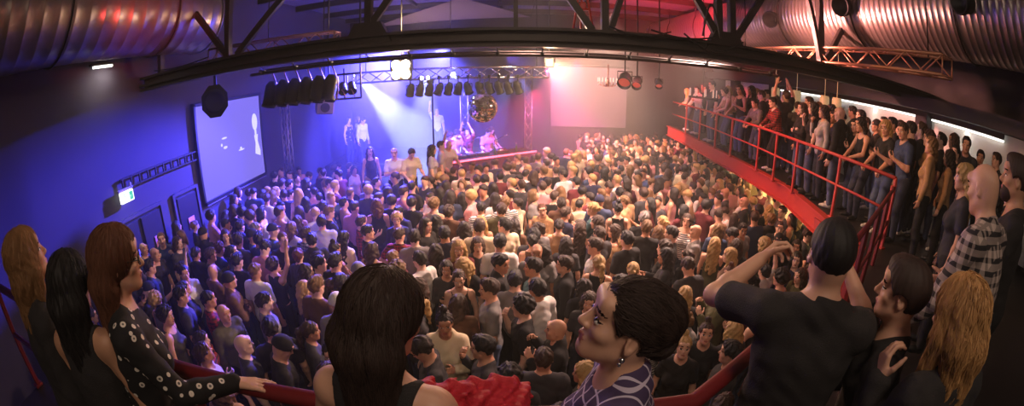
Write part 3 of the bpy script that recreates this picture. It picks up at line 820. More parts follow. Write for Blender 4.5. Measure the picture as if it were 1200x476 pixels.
for i, x in enumerate((-2.0, -1.86)):
    t = empty('work_light', (x, 9.6, 4.02), 0, 'small white bulb on a black socket just below the bright blinder, %s' % ('closer to it' if i == 0 else 'further from it'), 'stage lamp', 'white bulbs beside the blinder')
    MB().lathe([(0, .05), (.028, .04), (.036, .0), (.02, -.04)], (0, 0, 0), (0, 0, 1), 14).build('bulb', emat('bulb_glow', (1, .85, .7, 1), 14), t)
    MB().lathe([(.022, -.02), (.03, -.05), (.03, -.13), (0, -.13)], (0, 0, 0), (0, 0, 1), 14).tube([(0, 0, -.12), (0, .5, -.10), (0, 1.0, -.02)], .01, 6).build('socket', m_black, t)
# dark drum lamps over the side wall, lit edges drawn as warm-coloured yokes
for i in range(6):
    x = -4.55 + i * .245; y = 7.3 + i * .04
    t = empty('drum_lamp', (x, y, 3.98), 0, 'large black drum lamp under the roof truss, %s of six from the octagonal speaker' % ordn[i], 'stage lamp', 'six drum lamps over the side wall')
    MB().lathe([(0, .26), (.07, .25), (.125, .16), (.13, -.20), (.145, -.21), (.145, -.25), (.12, -.25), (.11, -.1), (0, -.08)], (0, 0, 0), (.12, .25, 1), 20).build('housing', m_black, t)
    MB().tube([(.13, .0, -.24), (.15, .03, -.05), (.13, .06, .16), (.05, .08, .34), (.02, .08, .42)], .014, 6).build('yoke', mat('lit_edge_warm', lin(190, 150, 130), .4, .5), t)
t = empty('lamp_frame', (-3.35, 8.3, 3.92), 0, 'frame of small lamps and cables beside the bright blinder', 'lamp frame')
fr = MB(); fr.bar((-.34, 0, .30), (.36, 0, .30), .04); fr.bar((-.34, 0, -.2), (.36, 0, -.2), .04)
for x in (-.34, .36, .0): fr.bar((x, 0, -.2), (x, 0, 2.83 if x else .42), .03)
fr.build('frame', m_black, t)
for i in range(3):
    x = -.22 + i * .2
    MB().lathe([(0, -.14), (.07, -.12), (.09, .10), (.1, .12), (.085, .12), (.08, .03), (0, .02)], (x, -.05, .02), (.3, -.6, -.6), 16).build('spotlight', m_black, t)
    MB().tube([(x - .09, -.05, .28), (x - .08, -.1, .1), (x + .04, -.12, -.05), (x + .07, -.08, -.17)], .012, 6).build('cable', mat('lit_edge_warm', lin(190, 150, 130), .4, .5), t)
# octagonal speaker and the tilted public-address box
t = empty('speaker', (-5.05, 6.15, 4.02), math.radians(30), 'black octagonal speaker hanging under the roof truss before the video screen', 'speaker')
a = [(.27 * math.cos(math.radians(22.5 + 45 * k)), .30 * math.sin(math.radians(22.5 + 45 * k))) for k in range(8)]
MB().add([(x, -.16, z) for x, z in a] + [(x * .8, .2, z * .8) for x, z in a], [tuple(range(8)), tuple(range(8, 16))[::-1]] + [(k, 8 + k, 8 + (k + 1) % 8, (k + 1) % 8) for k in range(8)]).build('cabinet', m_black, t)
MB().lathe([(0, .0), (.15, .005), (.2, .03), (.21, .0)], (0, -.16, 0), (0, -1, 0), 24).build('grille', mat('grille_black', lin(18, 18, 20), .6), t)
MB().bar((0, 0, .28), (0, 0, .44), .05).build('bracket', m_black, t)
t = empty('speaker', (-4.35, 9.5, 3.72), math.radians(28), 'grey loudspeaker box tilted down, hanging at the left of the stage', 'speaker')
R = Matrix.Rotation(math.radians(14), 3, 'X') @ Matrix.Rotation(math.radians(6), 3, 'Y')
MB().box((0, 0, 0), (.44, .4, .70), R, .03).build('cabinet', mat('speaker_grey', lin(120, 112, 128), .6), t)
mb = MB()
for z, r in ((.14, .15), (-.18, .11)): mb.lathe([(0, .012), (r * .4, .004), (r * .9, .012), (r, .02), (r * 1.05, .0)], R @ Vector((0, -.2, z)), R @ Vector((0, -1, 0)), 22)
mb.build('driver', m_black, t)
MB().box(R @ Vector((0, 0, .38)), (.12, .2, .08), R, .01).tube([(0, 0, .36), (0, 0, 3.02)], .015, 6).build('bracket', m_black, t)
# mirror ball
t = empty('mirror_ball', (-.64, 9.55, 3.33), 0, 'mirror ball hanging in front of the DJ table', 'mirror ball')
vs, fs = [], []; Rb = .33; rows = 26; mb = MB()
for i in range(rows):
    f0, f1 = math.pi * i / rows, math.pi * (i + 1) / rows; n = max(6, int(52 * math.sin((f0 + f1) / 2)))
    for k in range(n):
        q = []
        for f, g in ((f0 + .008, 0), (f0 + .008, 1), (f1 - .008, 1), (f1 - .008, 0)):
            a = 2 * math.pi * (k + g * .93 + .035) / n; q.append((Rb * math.sin(f) * math.cos(a), Rb * math.sin(f) * math.sin(a), Rb * math.cos(f)))
        c = sum((Vector(p) for p in q), Vector()) / 4; nn = (c.normalized() + Vector((RNG.gauss(0, .035), RNG.gauss(0, .035), RNG.gauss(0, .035)))).normalized()
        q = [Vector(p) - nn * (Vector(p) - c).dot(nn) for p in q]
        mb.add(q, [(3, 2, 1, 0)])
mb.build('mirror_tiles', mat('mirror', lin(210, 200, 195), .06, 1.), t)
MB().lathe([(Rb * .985 * math.sin(math.pi * k / 24), Rb * .985 * math.cos(math.pi * k / 24)) for k in range(25)], (0, 0, 0), (0, 0, 1), 40).build('core', m_black, t)
MB().lathe([(.0, .40), (.05, .40), (.05, .30), (.0, .30)], (0, 0, 0), (0, 0, 1), 16).tube([(0, 0, .38), (0, 1.14, .80)], .008, 6).build('motor', m_black, t)
# chandelier, red lamps and candelabra
t = empty('chandelier', (2.07, 9.3, 3.92), 0, 'small glass chandelier hanging beside the red lamps', 'chandelier')
mb = MB().tube([(0, 0, 0), (0, 0, .42)], .012, 8).lathe([(0, .1), (.04, .08), (.03, .0), (.05, -.05), (0, -.08)], (0, 0, 0), (0, 0, 1), 14)
for k in range(8):
    a = 2 * math.pi * k / 8; c, s = math.cos(a), math.sin(a)
    mb.tube([(0, 0, .02), (.1 * c, .1 * s, -.07), (.2 * c, .2 * s, -.02), (.22 * c, .22 * s, .03)], .009, 6)
    MB().lathe([(0, .10), (.014, .07), (.016, .0), (0, -.01)], (.22 * c, .22 * s, .04), (0, 0, 1), 10).build('candle_bulb', emat('candle_soft', (1, .62, .5, 1), 1.2), t)
    MB().lathe([(0, .02), (.015, .0), (0, -.05)], (.22 * c, .22 * s, -.03), (0, 0, 1), 8).build('glass_drop', mat('glass_drop', lin(235, 215, 215), .1, .4), t)
mb.build('frame', mat('brass_pink', lin(205, 150, 135), .3, .9), t)
for i, (x, z) in enumerate(((2.42, 4.02), (2.70, 3.98))):
    par_can((x, 9.2, z), (-.3, -.7, -.5), 'red-lit lamp next to the small chandelier, ' + ('close beside it' if i == 0 else 'further from it'), 'red lamps by the chandelier', .14 if i == 0 else .10, .34, emat('red_lens', (1, .10, .06, 1), .4), top=6.75 - z)
par_can((3.35, 9.6, 3.98), (-.2, -.6, -.6), 'single dim red lamp hanging alone under the truss towards the gallery', None, .08, .24, emat('red_lens', (1, .10, .06, 1), .4), top=2.77)
t = empty('candelabra', (4.83, 10.3, 3.70), 0, 'candelabra with a ring of white candles hanging over the far gallery end', 'candelabra')
mb = MB().tube([(0, 0, 0), (0, 0, 3.04)], .013, 8); mb.tube([(.36 * math.cos(2 * math.pi * k / 24), .36 * math.sin(2 * math.pi * k / 24), 0) for k in range(25)], .018, 8)
for k in range(4):
    a = math.pi * k / 4; mb.tube([(.36 * math.cos(a), .36 * math.sin(a), 0), (-.36 * math.cos(a), -.36 * math.sin(a), 0)], .012, 6)
for k in range(9):
    a = 2 * math.pi * (k + .3) / 9; c, s = .36 * math.cos(a), .36 * math.sin(a)
    mb.lathe([(.03, .03), (.022, .0)], (c, s, 0), (0, 0, 1), 10)
    MB().lathe([(0, .24), (.012, .22), (.017, .2), (.018, .02), (0, .02)], (c, s, 0), (0, 0, 1), 10).build('candle', mat('candle_wax', lin(240, 215, 200), .5, emit=(1, .75, .6, 1), estr=.25), t)
mb.build('iron_ring', m_black, t)
# figure of pipes standing on the beam, red light put into its paint
t = empty('pipe_ornament', (.97, 6.02, 4.735), 0, 'red-lit tripod of pipes standing on the roof truss in the middle', 'pipe frame')
mb = MB()
for a, b in (((-.13, 0, 0), (.0, 0, .85)), ((.15, 0, 0), (.0, 0, .85)), ((0, .15, 0), (.0, 0, .85)), ((-.07, 0, .3), (.09, 0, .3)), ((-.045, 0, .5), (.06, 0, .5)), ((-.13, 0, .62), (.13, 0, .74))): mb.tube([a, b], .017, 6)
mb.build('pipes', m_red, t); MB().box((0, 0, .34), (.1, .1, .12), None, .02).build('clamp', m_red, t); MB().box((-.02, 0, .52), (.08, .08, .09), None, .02).build('clamp', m_red, t)
# strip lamp with the lit patch on the dark wall, cables tray and exit sign
t = empty('strip_lamp', (-6.85, 4.75, 5.02), 0, 'short white strip lamp high on the dark side wall', 'strip lamp')
MB().box((0, 0, 0), (.06, .5, .04), None, .01).build('tube', emat('strip_glow', (1, .95, .85, 1), 3.), t); MB().box((-.02, 0, .05), (.10, .62, .05), None, .01).build('housing', m_black, t)
area('strip_light', (-6.72, 4.8, 4.98), (-6.95, 4.7, 3.8), 5, (1, .95, .82), .5, .06)
t = empty('cable_tray', (-6.93, 6.3, 2.88), 0, 'dark ladder of cable tray running along the side wall above the exit sign', 'cable tray')
mb = MB(); mb.box((0, 0, .09), (.05, 2.6, .03)); mb.box((0, 0, -.09), (.05, 2.6, .03)); mb.build('rails', m_black, t)
[MB().box((.01, -1.25 + i * .25, 0), (.04, .03, .2)).build('rung', m_black, t) for i in range(11)]
t = empty('exit_sign', (-6.84, 5.04, 2.66), 0, 'small lit green and white exit sign on the side wall', 'exit sign')
MB().box((0, 0, 0), (.07, .36, .20), None, .012).build('sign_panel', emat('exit_white', (.95, 1, .86, 1), 2.2), t)
gr = emat('exit_green', (.06, .62, .26, 1), .9); g = MB()
g.box((.036, .10, .0), (.006, .10, .15)); g.build('doorway', gr, t)
g = MB(); disc(g, (.038, -.08, .055), .018, .02, 12)
for a, b in (((-.08, .03), (-.07, -.02)), ((-.07, -.02), (-.03, -.07)), ((-.07, -.02), (-.11, -.07)), ((-.08, .03), (-.03, .01)), ((-.08, .03), (-.12, .0))): g.bar((.038, a[0], a[1]), (.038, b[0], b[1]), .018, .006)
g.build('running_figure', gr, t)
MB().box((-.02, 0, .13), (.06, .42, .05), None, .01).box((-.01, .16, .17), (.04, .05, .1), None, .01).build('bracket', mat('exit_bracket', lin(170, 165, 160), .5), t)
area('exit_light', (-6.78, 5.04, 2.66), (-6.95, 5.04, 2.3), 2.2, (.95, 1, .82), .2, .1)
for i, (y, z, hh) in enumerate(((5.74, 1.55, .21), (5.02, 1.5, .20), (6.92, 1.52, .22))):
    MB().box((-6.905 + .0, y, z), (.012, .22, hh * 1.2), None, .003).add([(-6.897, y - .09, z + .02), (-6.897, y + .09, z + .02), (-6.897, y + .09, z + .10), (-6.897, y - .09, z + .10)], [(0, 1, 2, 3)], False, 0).build('paper_notice', mat('paper_pink' if i != 1 else 'paper_white', lin(220, 150, 190) if i != 1 else lin(210, 215, 240), .8), label=('pink paper notice on the far leaf of the double door', 'pale paper notice on the near leaf of the double door', 'pink paper notice on the single door beside the screen')[i], cat='notice', group='paper notices on the doors')
# cove lamps along the gallery back wall
for i, (y0, y1) in enumerate(((5.92, 9.1), (3.4, 5.5), (9.6, 11.9))):
    t = empty('cove_lamp', (8.52, (y0 + y1) / 2, 4.16), 0, ('long white cove lamp over the gallery crowd, between two pillars', 'white cove lamp over the silhouetted men of the gallery', 'short cove lamp at the far part of the gallery wall')[i], 'cove lamp', 'cove lamps on the gallery wall')
    MB().box((0, 0, 0), (.05, y1 - y0, .035), None, .008).build('tube', emat('cove_glow', (1, .97, .90, 1), 2.6 if i < 2 else .6), t)
    MB().box((-.045, 0, .10), (.03, y1 - y0 + .06, .14), None, .008).build('fascia', m_dark, t)
    area('cove_light', (8.42, (y0 + y1) / 2, 4.10), (8.62, (y0 + y1) / 2, 3.3), (7, 4.5, 1)[i], (1, .96, .86), .06, y1 - y0 - .2).rotation_euler.z += 0
for i, (y, z) in enumerate(((7.75, 3.98), (7.3, 3.98), (8.9, 4.0), (9.9, 4.0))):
    MB().lathe([(.0, .55), (.10, .55), (.12, .5), (.12, .02), (.09, .0), (0, .0)], (6.9, y, z - .35), (0, 0, 1), 18).tube([(6.9, y, z + .19), (6.9, y, 6.76)], .008, 5).build('hanging_lantern', mat('lantern', lin(205, 165, 110), .5, emit=(1, .72, .38, 1), estr=.22), label='pale tube lantern over the gallery, %s along the row' % ordn[i], cat='lantern', group='tube lanterns over the gallery')
area('under_gallery_light', (6.6, 8.6, 1.9), (6.6, 8.6, 0), 70, (1, .72, .36), .5, 6.0)

# ------------------------------------------------------------------ rails of the galleries
def railing(name, pts, zf, zt, label, m, mid=True, step=1.1, r=.028, side=None):
    t = empty(name, (pts[0][0], pts[0][1], zf), 0, label, 'railing'); o = Vector((pts[0][0], pts[0][1], zf))
    P = [Vector((x, y, 0)) for x, y in pts]; h = zt - zf
    up = lambda p, z: Vector((p.x - o.x, p.y - o.y, z))
    MB().tube([up(p, h) for p in P], r, 10).build('handrail', m, t)
    if mid: MB().tube([up(p, h * .54) for p in P], r * .75, 8).build('mid_rail', m, t)
    for a, b in zip(P[:-1], P[1:]):
        n = max(1, round((b - a).length / step))
        for k in range(n):
            p = a + (b - a) * k / n
            MB().box(up(p, h / 2), (.045, .05, h), None, .006).box(up(p, .015), (.10, .10, .03), None, .006).build('post', m, t)
    return t
MB  # (rails)
t = railing('gallery_railing', RAIL[4:], BB, 3.25, 'red steel railing along the edge of the side gallery', m_red)
for sx in ((5.10, 3.85, 4.55), ):
    MB().tube([(.0, .06, .06), (-.35, -.22, .95)], .02, 6).build('brace', m_red, t)
railing('corner_railing', RAIL[2:5], FB, 3.12, 'dark red railing joining the front rail to the side gallery', m_dred, step=.95)
railing('front_railing', RAIL[:3], FB, 3.10, 'dark red handrail along the front tier under the women\'s hands', m_dred, step=.9, r=.034)
railing('step_handrail', [(2.02, 1.72), (1.62, 1.12)], FB, 3.12, 'short bright red handrail behind the man in the black T-shirt', m_red, mid=False, step=.7, r=.024)
# red edge beam of the side gallery: web with two flanges
t = empty('gallery_edge_beam', (EDGE[4][0], EDGE[4][1], BB - .35), 0, 'red steel beam along the edge of the side gallery floor', 'beam'); o = Vector((EDGE[4][0], EDGE[4][1], BB - .35))
w_, f_ = MB(), MB()
for (x0, y0), (x1, y1) in zip(EDGE[3:-1], EDGE[4:]):
    a, b = Vector((x0, y0, 0)) - Vector((o.x, o.y, 0)), Vector((x1, y1, 0)) - Vector((o.x, o.y, 0)); n = Vector((-(b - a).y, (b - a).x, 0)).normalized() * .05
    w_.bar(a + n + Vector((0, 0, .17)), b + n + Vector((0, 0, .17)), .03, .36)
    f_.bar(a + n + Vector((0, 0, .345)), b + n + Vector((0, 0, .345)), .16, .03); f_.bar(a + n + Vector((0, 0, 0)), b + n + Vector((0, 0, 0)), .16, .03)
w_.build('web', m_red, t); f_.build('flange', m_red, t)
t = empty('stair_stringer', (4.82, 4.9, 0.0), 0, 'red steel plate slanting down at the bend of the gallery edge', 'steel plate')
vs = [(-.05, .35, 2.24), (-.03, -.12, 2.2), (-.02, -.55, 1.4), (-.02, -.35, 1.3), (-.05, .15, 1.75)]
MB().add(vs + [(x + .04, y, z) for x, y, z in vs], [(0, 1, 2, 3, 4), (9, 8, 7, 6, 5)] + [(k, 5 + k, 5 + (k + 1) % 5, (k + 1) % 5) for k in range(5)]).build('plate', m_red, t)
# bright shop of bottles and papers glimpsed under the gallery
bt = ((.75, .85, .55), (.9, .65, .3), (.95, .9, .8), (.4, .55, .3), (.85, .45, .25))
for i in range(7):
    y = 6.6 + i * .62; c = bt[i % 5]
    MB().box((7.27, y, 1.25), (.03, .46 - .05 * (i % 3), .95 + .12 * (i % 2)), None, .01).add([(7.25, y - .12, 1.1), (7.25, y + .12, 1.1), (7.25, y + .12, 1.5), (7.25, y - .12, 1.5)], [(0, 1, 2, 3)], False, 0).build('lit_panel', mat('lit_panel_%d' % (i % 5), (c[0], c[1], c[2], 1), .5, emit=(c[0], c[1] * .8, c[2] * .6, 1), estr=1.1), label='backlit panel on the wall under the gallery, %s from the stair plate' % ordn[i], cat='lit panel', group='backlit panels under the gallery')

# ------------------------------------------------------------------ stage
STG = [(-4.3, 9.9), (-2.0, 11.25), (.9, 13.35), (2.3, 14.4), (2.3, 18.0), (-6.9, 18.0), (-6.9, 12.2)]
S(MB().prism(STG, 0, .6).build('floor_stage', m_dark))
S(MB().prism([(-4.9, 14.6), (-.3, 14.6), (-.3, 18.0), (-6.9, 18.0), (-6.9, 14.6)], .6, 1.0).build('floor_stage_riser', m_dark))
ta, tb = Vector((-2.0, 11.85, .6)), Vector((.75, 13.80, .6)); td = (tb - ta).normalized(); tn = Vector((-td.y, td.x, 0)); ang = math.atan2(td.y, td.x)
t = empty('dj_table', (ta + tb) / 2, ang, 'long DJ table on the stage with a glowing red front edge', 'table'); L = (tb - ta).length
MB().box((0, .32, .98), (L, .74, .05), None, .012).build('tabletop', m_black, t)
MB().box((0, -.03, .50), (L, .04, .92), None, .01).build('front_panel', mat('table_cloth', lin(90, 30, 60), .8), t)
MB().box((0, -.06, .985), (L, .03, .05), None, .008).build('light_strip', emat('red_strip', (1, .07, .12, 1), 6.), t)
for x in (-L / 2 + .12, 0, L / 2 - .12):
    MB().box((x, .55, .48), (.06, .06, .96), None, .006).build('leg', m_black, t)
P = lambda s, off, z=1.605: ta + td * s + tn * off + Vector((0, 0, z - .6))
for i, s_ in enumerate((.75, 1.55, 2.25)):
    t = empty('turntable', P(s_, .36), ang, 'black record deck on the DJ table, %s from the hall side end' % ordn[i], 'record deck', 'record decks on the DJ table')
    MB().box((0, 0, .05), (.44, .36, .08), None, .015).build('plinth', m_black, t); MB().lathe([(0, .115), (.155, .115), (.16, .10), (.16, .09)], (-.04, 0, 0), (0, 0, 1), 28).build('platter', m_chrome, t)
    MB().tube([(.17, .13, .12), (.17, -.02, .13), (.10, -.09, .12)], .007, 6).build('tone_arm', m_chrome, t)
t = empty('mixer', P(1.15, .36), ang, 'small mixing desk between two record decks on the DJ table', 'mixer'); MB().box((0, 0, .05), (.26, .36, .09), None, .012).build('body', m_black, t)
[MB().lathe([(.012, .0), (.012, .03), (0, .03)], (-.09 + .06 * (k % 4), -.12 + .07 * (k // 4), .095), (0, 0, 1), 8).build('knob', m_chrome, t) for k in range(16)]
for i, s_ in enumerate((.35, 1.9, 2.7)):
    t = empty('bottle', P(s_, .12), 0, ('bottle on the DJ table beside the first record deck', 'bottle on the DJ table between the second and third record decks', 'bottle at the far end of the DJ table')[i], 'bottle', 'bottles on the DJ table')
    MB().lathe([(0, 0), (.035, 0), (.036, .15), (.014, .21), (.013, .27), (0, .27)], (0, 0, 0), (0, 0, 1), 14).build('glass', mat('bottle_glass', lin(60, 110, 60), .1), t); MB().lathe([(.015, .25), (.015, .29), (0, .29)], (0, 0, 0), (0, 0, 1), 12).build('cap', m_chrome, t)
for i, (s_, off) in enumerate(((1.35, .9), (2.35, .85))):
    t = empty('microphone_stand', ta + td * s_ + tn * off, ang, 'thin microphone stand behind the DJ table, ' + ('closer to the white barrier' if i == 0 else 'closer to the red light'), 'microphone stand', 'microphone stands behind the table')
    MB().tube([(0, 0, .02), (0, 0, 1.35)], .012, 8).tube([(0, 0, 1.3), (.12, -.4, 1.5)], .009, 8).build('pole', m_black, t); MB().lathe([(.14, 0), (.14, .02), (.03, .03)], (0, 0, 0), (0, 0, 1), 20).build('base', m_black, t); MB().lathe([(0, .16), (.028, .14), (.03, .1), (.016, .08), (.014, 0)], (.12, -.4, 1.5), (.3, -.8, .3), 12).build('microphone', m_chrome, t)
# white folding barrier at the corner of the stage
t = empty('keyboard_stand', (-3.25, 11.05, .6), math.radians(32), 'white framed stand with crossed legs at the stage corner', 'stand')
MB().box((0, 0, .92), (1.05, .34, .07), None, .015).build('top_bar', m_black, t)
m_wt = mat('white_tube', lin(225, 228, 240), .4)
for sx in (-.42, .42):
    MB().tube([(sx - .12, -.2, 0), (sx + .12, .14, .9)], .022, 8).build('leg', m_wt, t); MB().tube([(sx + .12, -.2, 0), (sx - .12, .14, .9)], .022, 8).build('leg', m_wt, t)
MB().tube([(-.5, -.2, .02), (.5, -.2, .02)], .02, 8).build('cross_bar', m_wt, t); MB().tube([(-.5, -.16, .9), (.5, -.16, .9)], .02, 8).build('cross_bar', m_wt, t)
# tent-like sail under the roof behind the truss
t = empty('ceiling_sail', (-1.4, 12.0, 6.0), 0, 'pale triangular fabric sail hanging under the roof behind the truss', 'fabric sail')
pts = [(-2.3, -.6, -.5), (-.1, .9, .42), (1.9, -.2, -.35)]; n = 10; vs, fs, ix = [], [], {}
for i in range(n + 1):
    for j in range(n + 1 - i):
        u, v = i / n, j / n; w0 = 1 - u - v
        ix[i, j] = len(vs); vs.append(tuple(w0 * pts[0][k] + u * pts[1][k] + v * pts[2][k] - (.5 * u * v * w0 * 4 if k == 2 else 0) for k in range(3)))
for i in range(n):
    for j in range(n - i):
        fs.append((ix[i, j], ix[i + 1, j], ix[i, j + 1]))
        if j < n - i - 1: fs.append((ix[i + 1, j], ix[i + 1, j + 1], ix[i, j + 1]))
MB().add(vs, fs, True).build('cloth', mat('sail_cloth', lin(112, 102, 114), .8), t)
[MB().tube([a, b], .008, 5).build('rope', m_black, t) for a, b in ((pts[0], (-2.6, -.7, .72)), (pts[1], (-.1, 1.0, .74)), (pts[2], (2.2, -.2, .74)))]
# smoke in the hall
def haze(name, c, d, dens, label, col=(1, 1, 1, 1), an=.35):
    m = bpy.data.materials.new(name); m.use_nodes = True; nt = m.node_tree; nt.nodes.clear()
    out = nt.nodes.new('ShaderNodeOutputMaterial'); v = nt.nodes.new('ShaderNodeVolumeScatter')
    v.inputs['Color'].default_value = col; v.inputs['Density'].default_value = dens; v.inputs['Anisotropy'].default_value = an
    nt.links.new(v.outputs[0], out.inputs['Volume'])
    return MB().box(c, d).build(name, m, label=label, cat='haze', kind='stuff')
haze('stage_smoke', (-.25, 14.05, 2.9), (9.1, 7.7, 4.6), .052, 'thick lit smoke hanging over the whole stage')
haze('hall_haze', (.9, 8.2, 3.3), (15.6, 19.4, 6.5), .006, 'thin smoke haze filling the hall above the crowd')

def halo(c, r, dens, label):  # added scatter volume that imitates lens bloom around a lamp
    o = haze('lamp_bloom', (0, 0, 0), (1, 1, 1), dens, label); me = o.data; o.name = 'lamp_bloom'
    b = MB().lathe([(max(.001, r * math.sin(math.pi * k / 14)), r * math.cos(math.pi * k / 14)) for k in range(15)], (0, 0, 0), (0, 0, 1), 24)
    nt = me.materials[0].node_tree; v = next(n for n in nt.nodes if n.type == 'VOLUME_SCATTER')
    tc = nt.nodes.new('ShaderNodeTexCoord'); ln = nt.nodes.new('ShaderNodeVectorMath'); ln.operation = 'LENGTH'; nt.links.new(tc.outputs['Object'], ln.inputs[0])
    mr = nt.nodes.new('ShaderNodeMapRange'); mr.interpolation_type = 'SMOOTHSTEP'; mr.inputs['From Max'].default_value = r * .97; mr.inputs['To Min'].default_value = dens; mr.inputs['To Max'].default_value = 0.
    nt.links.new(ln.outputs['Value'], mr.inputs['Value']); nt.links.new(mr.outputs[0], v.inputs['Density'])
    m2 = bpy.data.meshes.new('lamp_bloom'); m2.from_pydata(b.v, [], b.f); m2.materials.append(me.materials[0]); o.data = m2; o.location = c
halo((-2.36, 8.95, 4.15), .95, .34, 'wisp of bloom added around the dazzling four-bulb blinder')
halo((.89, 10.3, 4.25), .75, .32, 'wisp of bloom added around the small dazzling lamp')
# ------------------------------------------------------------------ crowd: shared bodies, clothes and hair
SKIN = [mat('skin_%d' % i, lin(*c), .5) for i, c in enumerate(((226, 178, 152), (214, 160, 132), (232, 190, 168), (190, 136, 106), (150, 102, 78)))]
m_eye = mat('eye_dark', lin(38, 26, 22), .25); m_lip = mat('lip', lin(176, 98, 90), .4); m_ew = mat('eye_white', lin(220, 212, 206), .25)
HAIRC = {'black': lin(22, 18, 18), 'dark brown': lin(38, 26, 21), 'brown': lin(66, 43, 30), 'auburn': lin(98, 50, 30), 'dark blonde': lin(128, 94, 56), 'blonde': lin(206, 166, 106), 'grey': lin(138, 132, 128)}
HAIRM = {k: mat('hair_' + k.replace(' ', '_'), v, .5, bump=.5, bscale=110, var=.45) for k, v in HAIRC.items()}
TOPC = {'black': (28, 27, 29), 'charcoal': (58, 57, 62), 'grey': (128, 124, 124), 'pale grey': (176, 172, 170), 'white': (228, 224, 220), 'cream': (222, 205, 172), 'navy': (38, 42, 72), 'burgundy': (104, 32, 42), 'olive': (88, 86, 56), 'blue': (58, 72, 104), 'teal': (58, 92, 96), 'pink': (208, 140, 142), 'brown': (96, 66, 48), 'tan': (178, 138, 98), 'red': (132, 44, 44), 'lilac': (156, 132, 168)}
TOPM = {k: mat('cloth_' + k.replace(' ', '_'), lin(*v), .85, bump=.25, bscale=180) for k, v in TOPC.items()}

def pattern_mat(name, c1, c2, kind, scale):
    m = bpy.data.materials.new(name); m.use_nodes = True; nt = m.node_tree; b = nt.nodes['Principled BSDF']; b.inputs['Roughness'].default_value = .85
    tc = nt.nodes.new('ShaderNodeTexCoord'); mx = nt.nodes.new('ShaderNodeMix'); mx.data_type = 'RGBA'
    mx.inputs[6].default_value = c1; mx.inputs[7].default_value = c2
    def wave(direction, sc):
        w = nt.nodes.new('ShaderNodeTexWave'); w.bands_direction = direction; w.inputs['Scale'].default_value = sc; w.inputs['Distortion'].default_value = .6
        nt.links.new(tc.outputs['Object'], w.inputs['Vector'])
        r = nt.nodes.new('ShaderNodeMath'); r.operation = 'GREATER_THAN'; r.inputs[1].default_value = .62; nt.links.new(w.outputs['Fac'], r.inputs[0]); return r.outputs[0]
    if kind == 'stripe': fac = wave('Z', scale)
    elif kind == 'check':
        a, c, e = wave('Z', scale), wave('X', scale), wave('Y', scale)
        p = nt.nodes.new('ShaderNodeMath'); p.operation = 'MAXIMUM'; nt.links.new(c, p.inputs[0]); nt.links.new(e, p.inputs[1])
        s = nt.nodes.new('ShaderNodeMath'); s.operation = 'ADD'; nt.links.new(a, s.inputs[0]); nt.links.new(p.outputs[0], s.inputs[1])
        h = nt.nodes.new('ShaderNodeMath'); h.operation = 'MULTIPLY'; h.inputs[1].default_value = .5; nt.links.new(s.outputs[0], h.inputs[0]); fac = h.outputs[0]
    elif kind == 'grid':      # thin lines
        fs = []
        for d in 'ZXY':
            w = nt.nodes.new('ShaderNodeTexWave'); w.bands_direction = d; w.inputs['Scale'].default_value = scale; nt.links.new(tc.outputs['Object'], w.inputs['Vector'])
            r = nt.nodes.new('ShaderNodeMath'); r.operation = 'GREATER_THAN'; r.inputs[1].default_value = .955; nt.links.new(w.outputs['Fac'], r.inputs[0]); fs.append(r.outputs[0])
        p = nt.nodes.new('ShaderNodeMath'); p.operation = 'MAXIMUM'; nt.links.new(fs[0], p.inputs[0]); nt.links.new(fs[1], p.inputs[1])
        fac = p.outputs[0]
    else:                     # rings and dots of a floral print
        v = nt.nodes.new('ShaderNodeTexVoronoi'); v.inputs['Scale'].default_value = scale; v.inputs['Randomness'].default_value = .75; nt.links.new(tc.outputs['Object'], v.inputs['Vector'])
        r = nt.nodes.new('ShaderNodeValToRGB'); cr = r.color_ramp; cr.interpolation = 'CONSTANT'
        cr.elements[0].position = 0; cr.elements[0].color = (.15, .15, .15, 1); cr.elements[1].position = .12; cr.elements[1].color = (1, 1, 1, 1)
        for p, c in ((.26, 0.), (.9, 0.)): e = cr.elements.new(p); e.color = (c, c, c, 1)
        nt.links.new(v.outputs['Distance'], r.inputs['Fac']); fac = r.outputs['Color']
    nt.links.new(fac, mx.inputs[0]); nt.links.new(mx.outputs[2], b.inputs['Base Color']); MATS[name] = m
    return m
TOPM['striped'] = pattern_mat('cloth_striped', lin(215, 210, 205), lin(40, 42, 60), 'stripe', 9)
TOPM['red checked'] = pattern_mat('cloth_red_check', lin(165, 45, 45), lin(40, 28, 32), 'check', 6)
TOPM['blue checked'] = pattern_mat('cloth_blue_check', lin(180, 185, 205), lin(50, 60, 96), 'check', 6)
TOPM['dotted'] = pattern_mat('cloth_dotted', lin(30, 30, 36), lin(225, 222, 218), 'rings', 11)
LEGM = [mat('denim_dark', lin(42, 48, 66), .85, bump=.2, bscale=160), mat('trouser_black', lin(26, 26, 28), .8), mat('denim_blue', lin(78, 92, 122), .85, bump=.2, bscale=160), mat('trouser_beige', lin(150, 128, 98), .85)]
SHOEM = [mat('shoe_black', lin(24, 23, 24), .5), mat('shoe_white', lin(205, 200, 195), .6), mat('shoe_brown', lin(86, 60, 44), .6)]

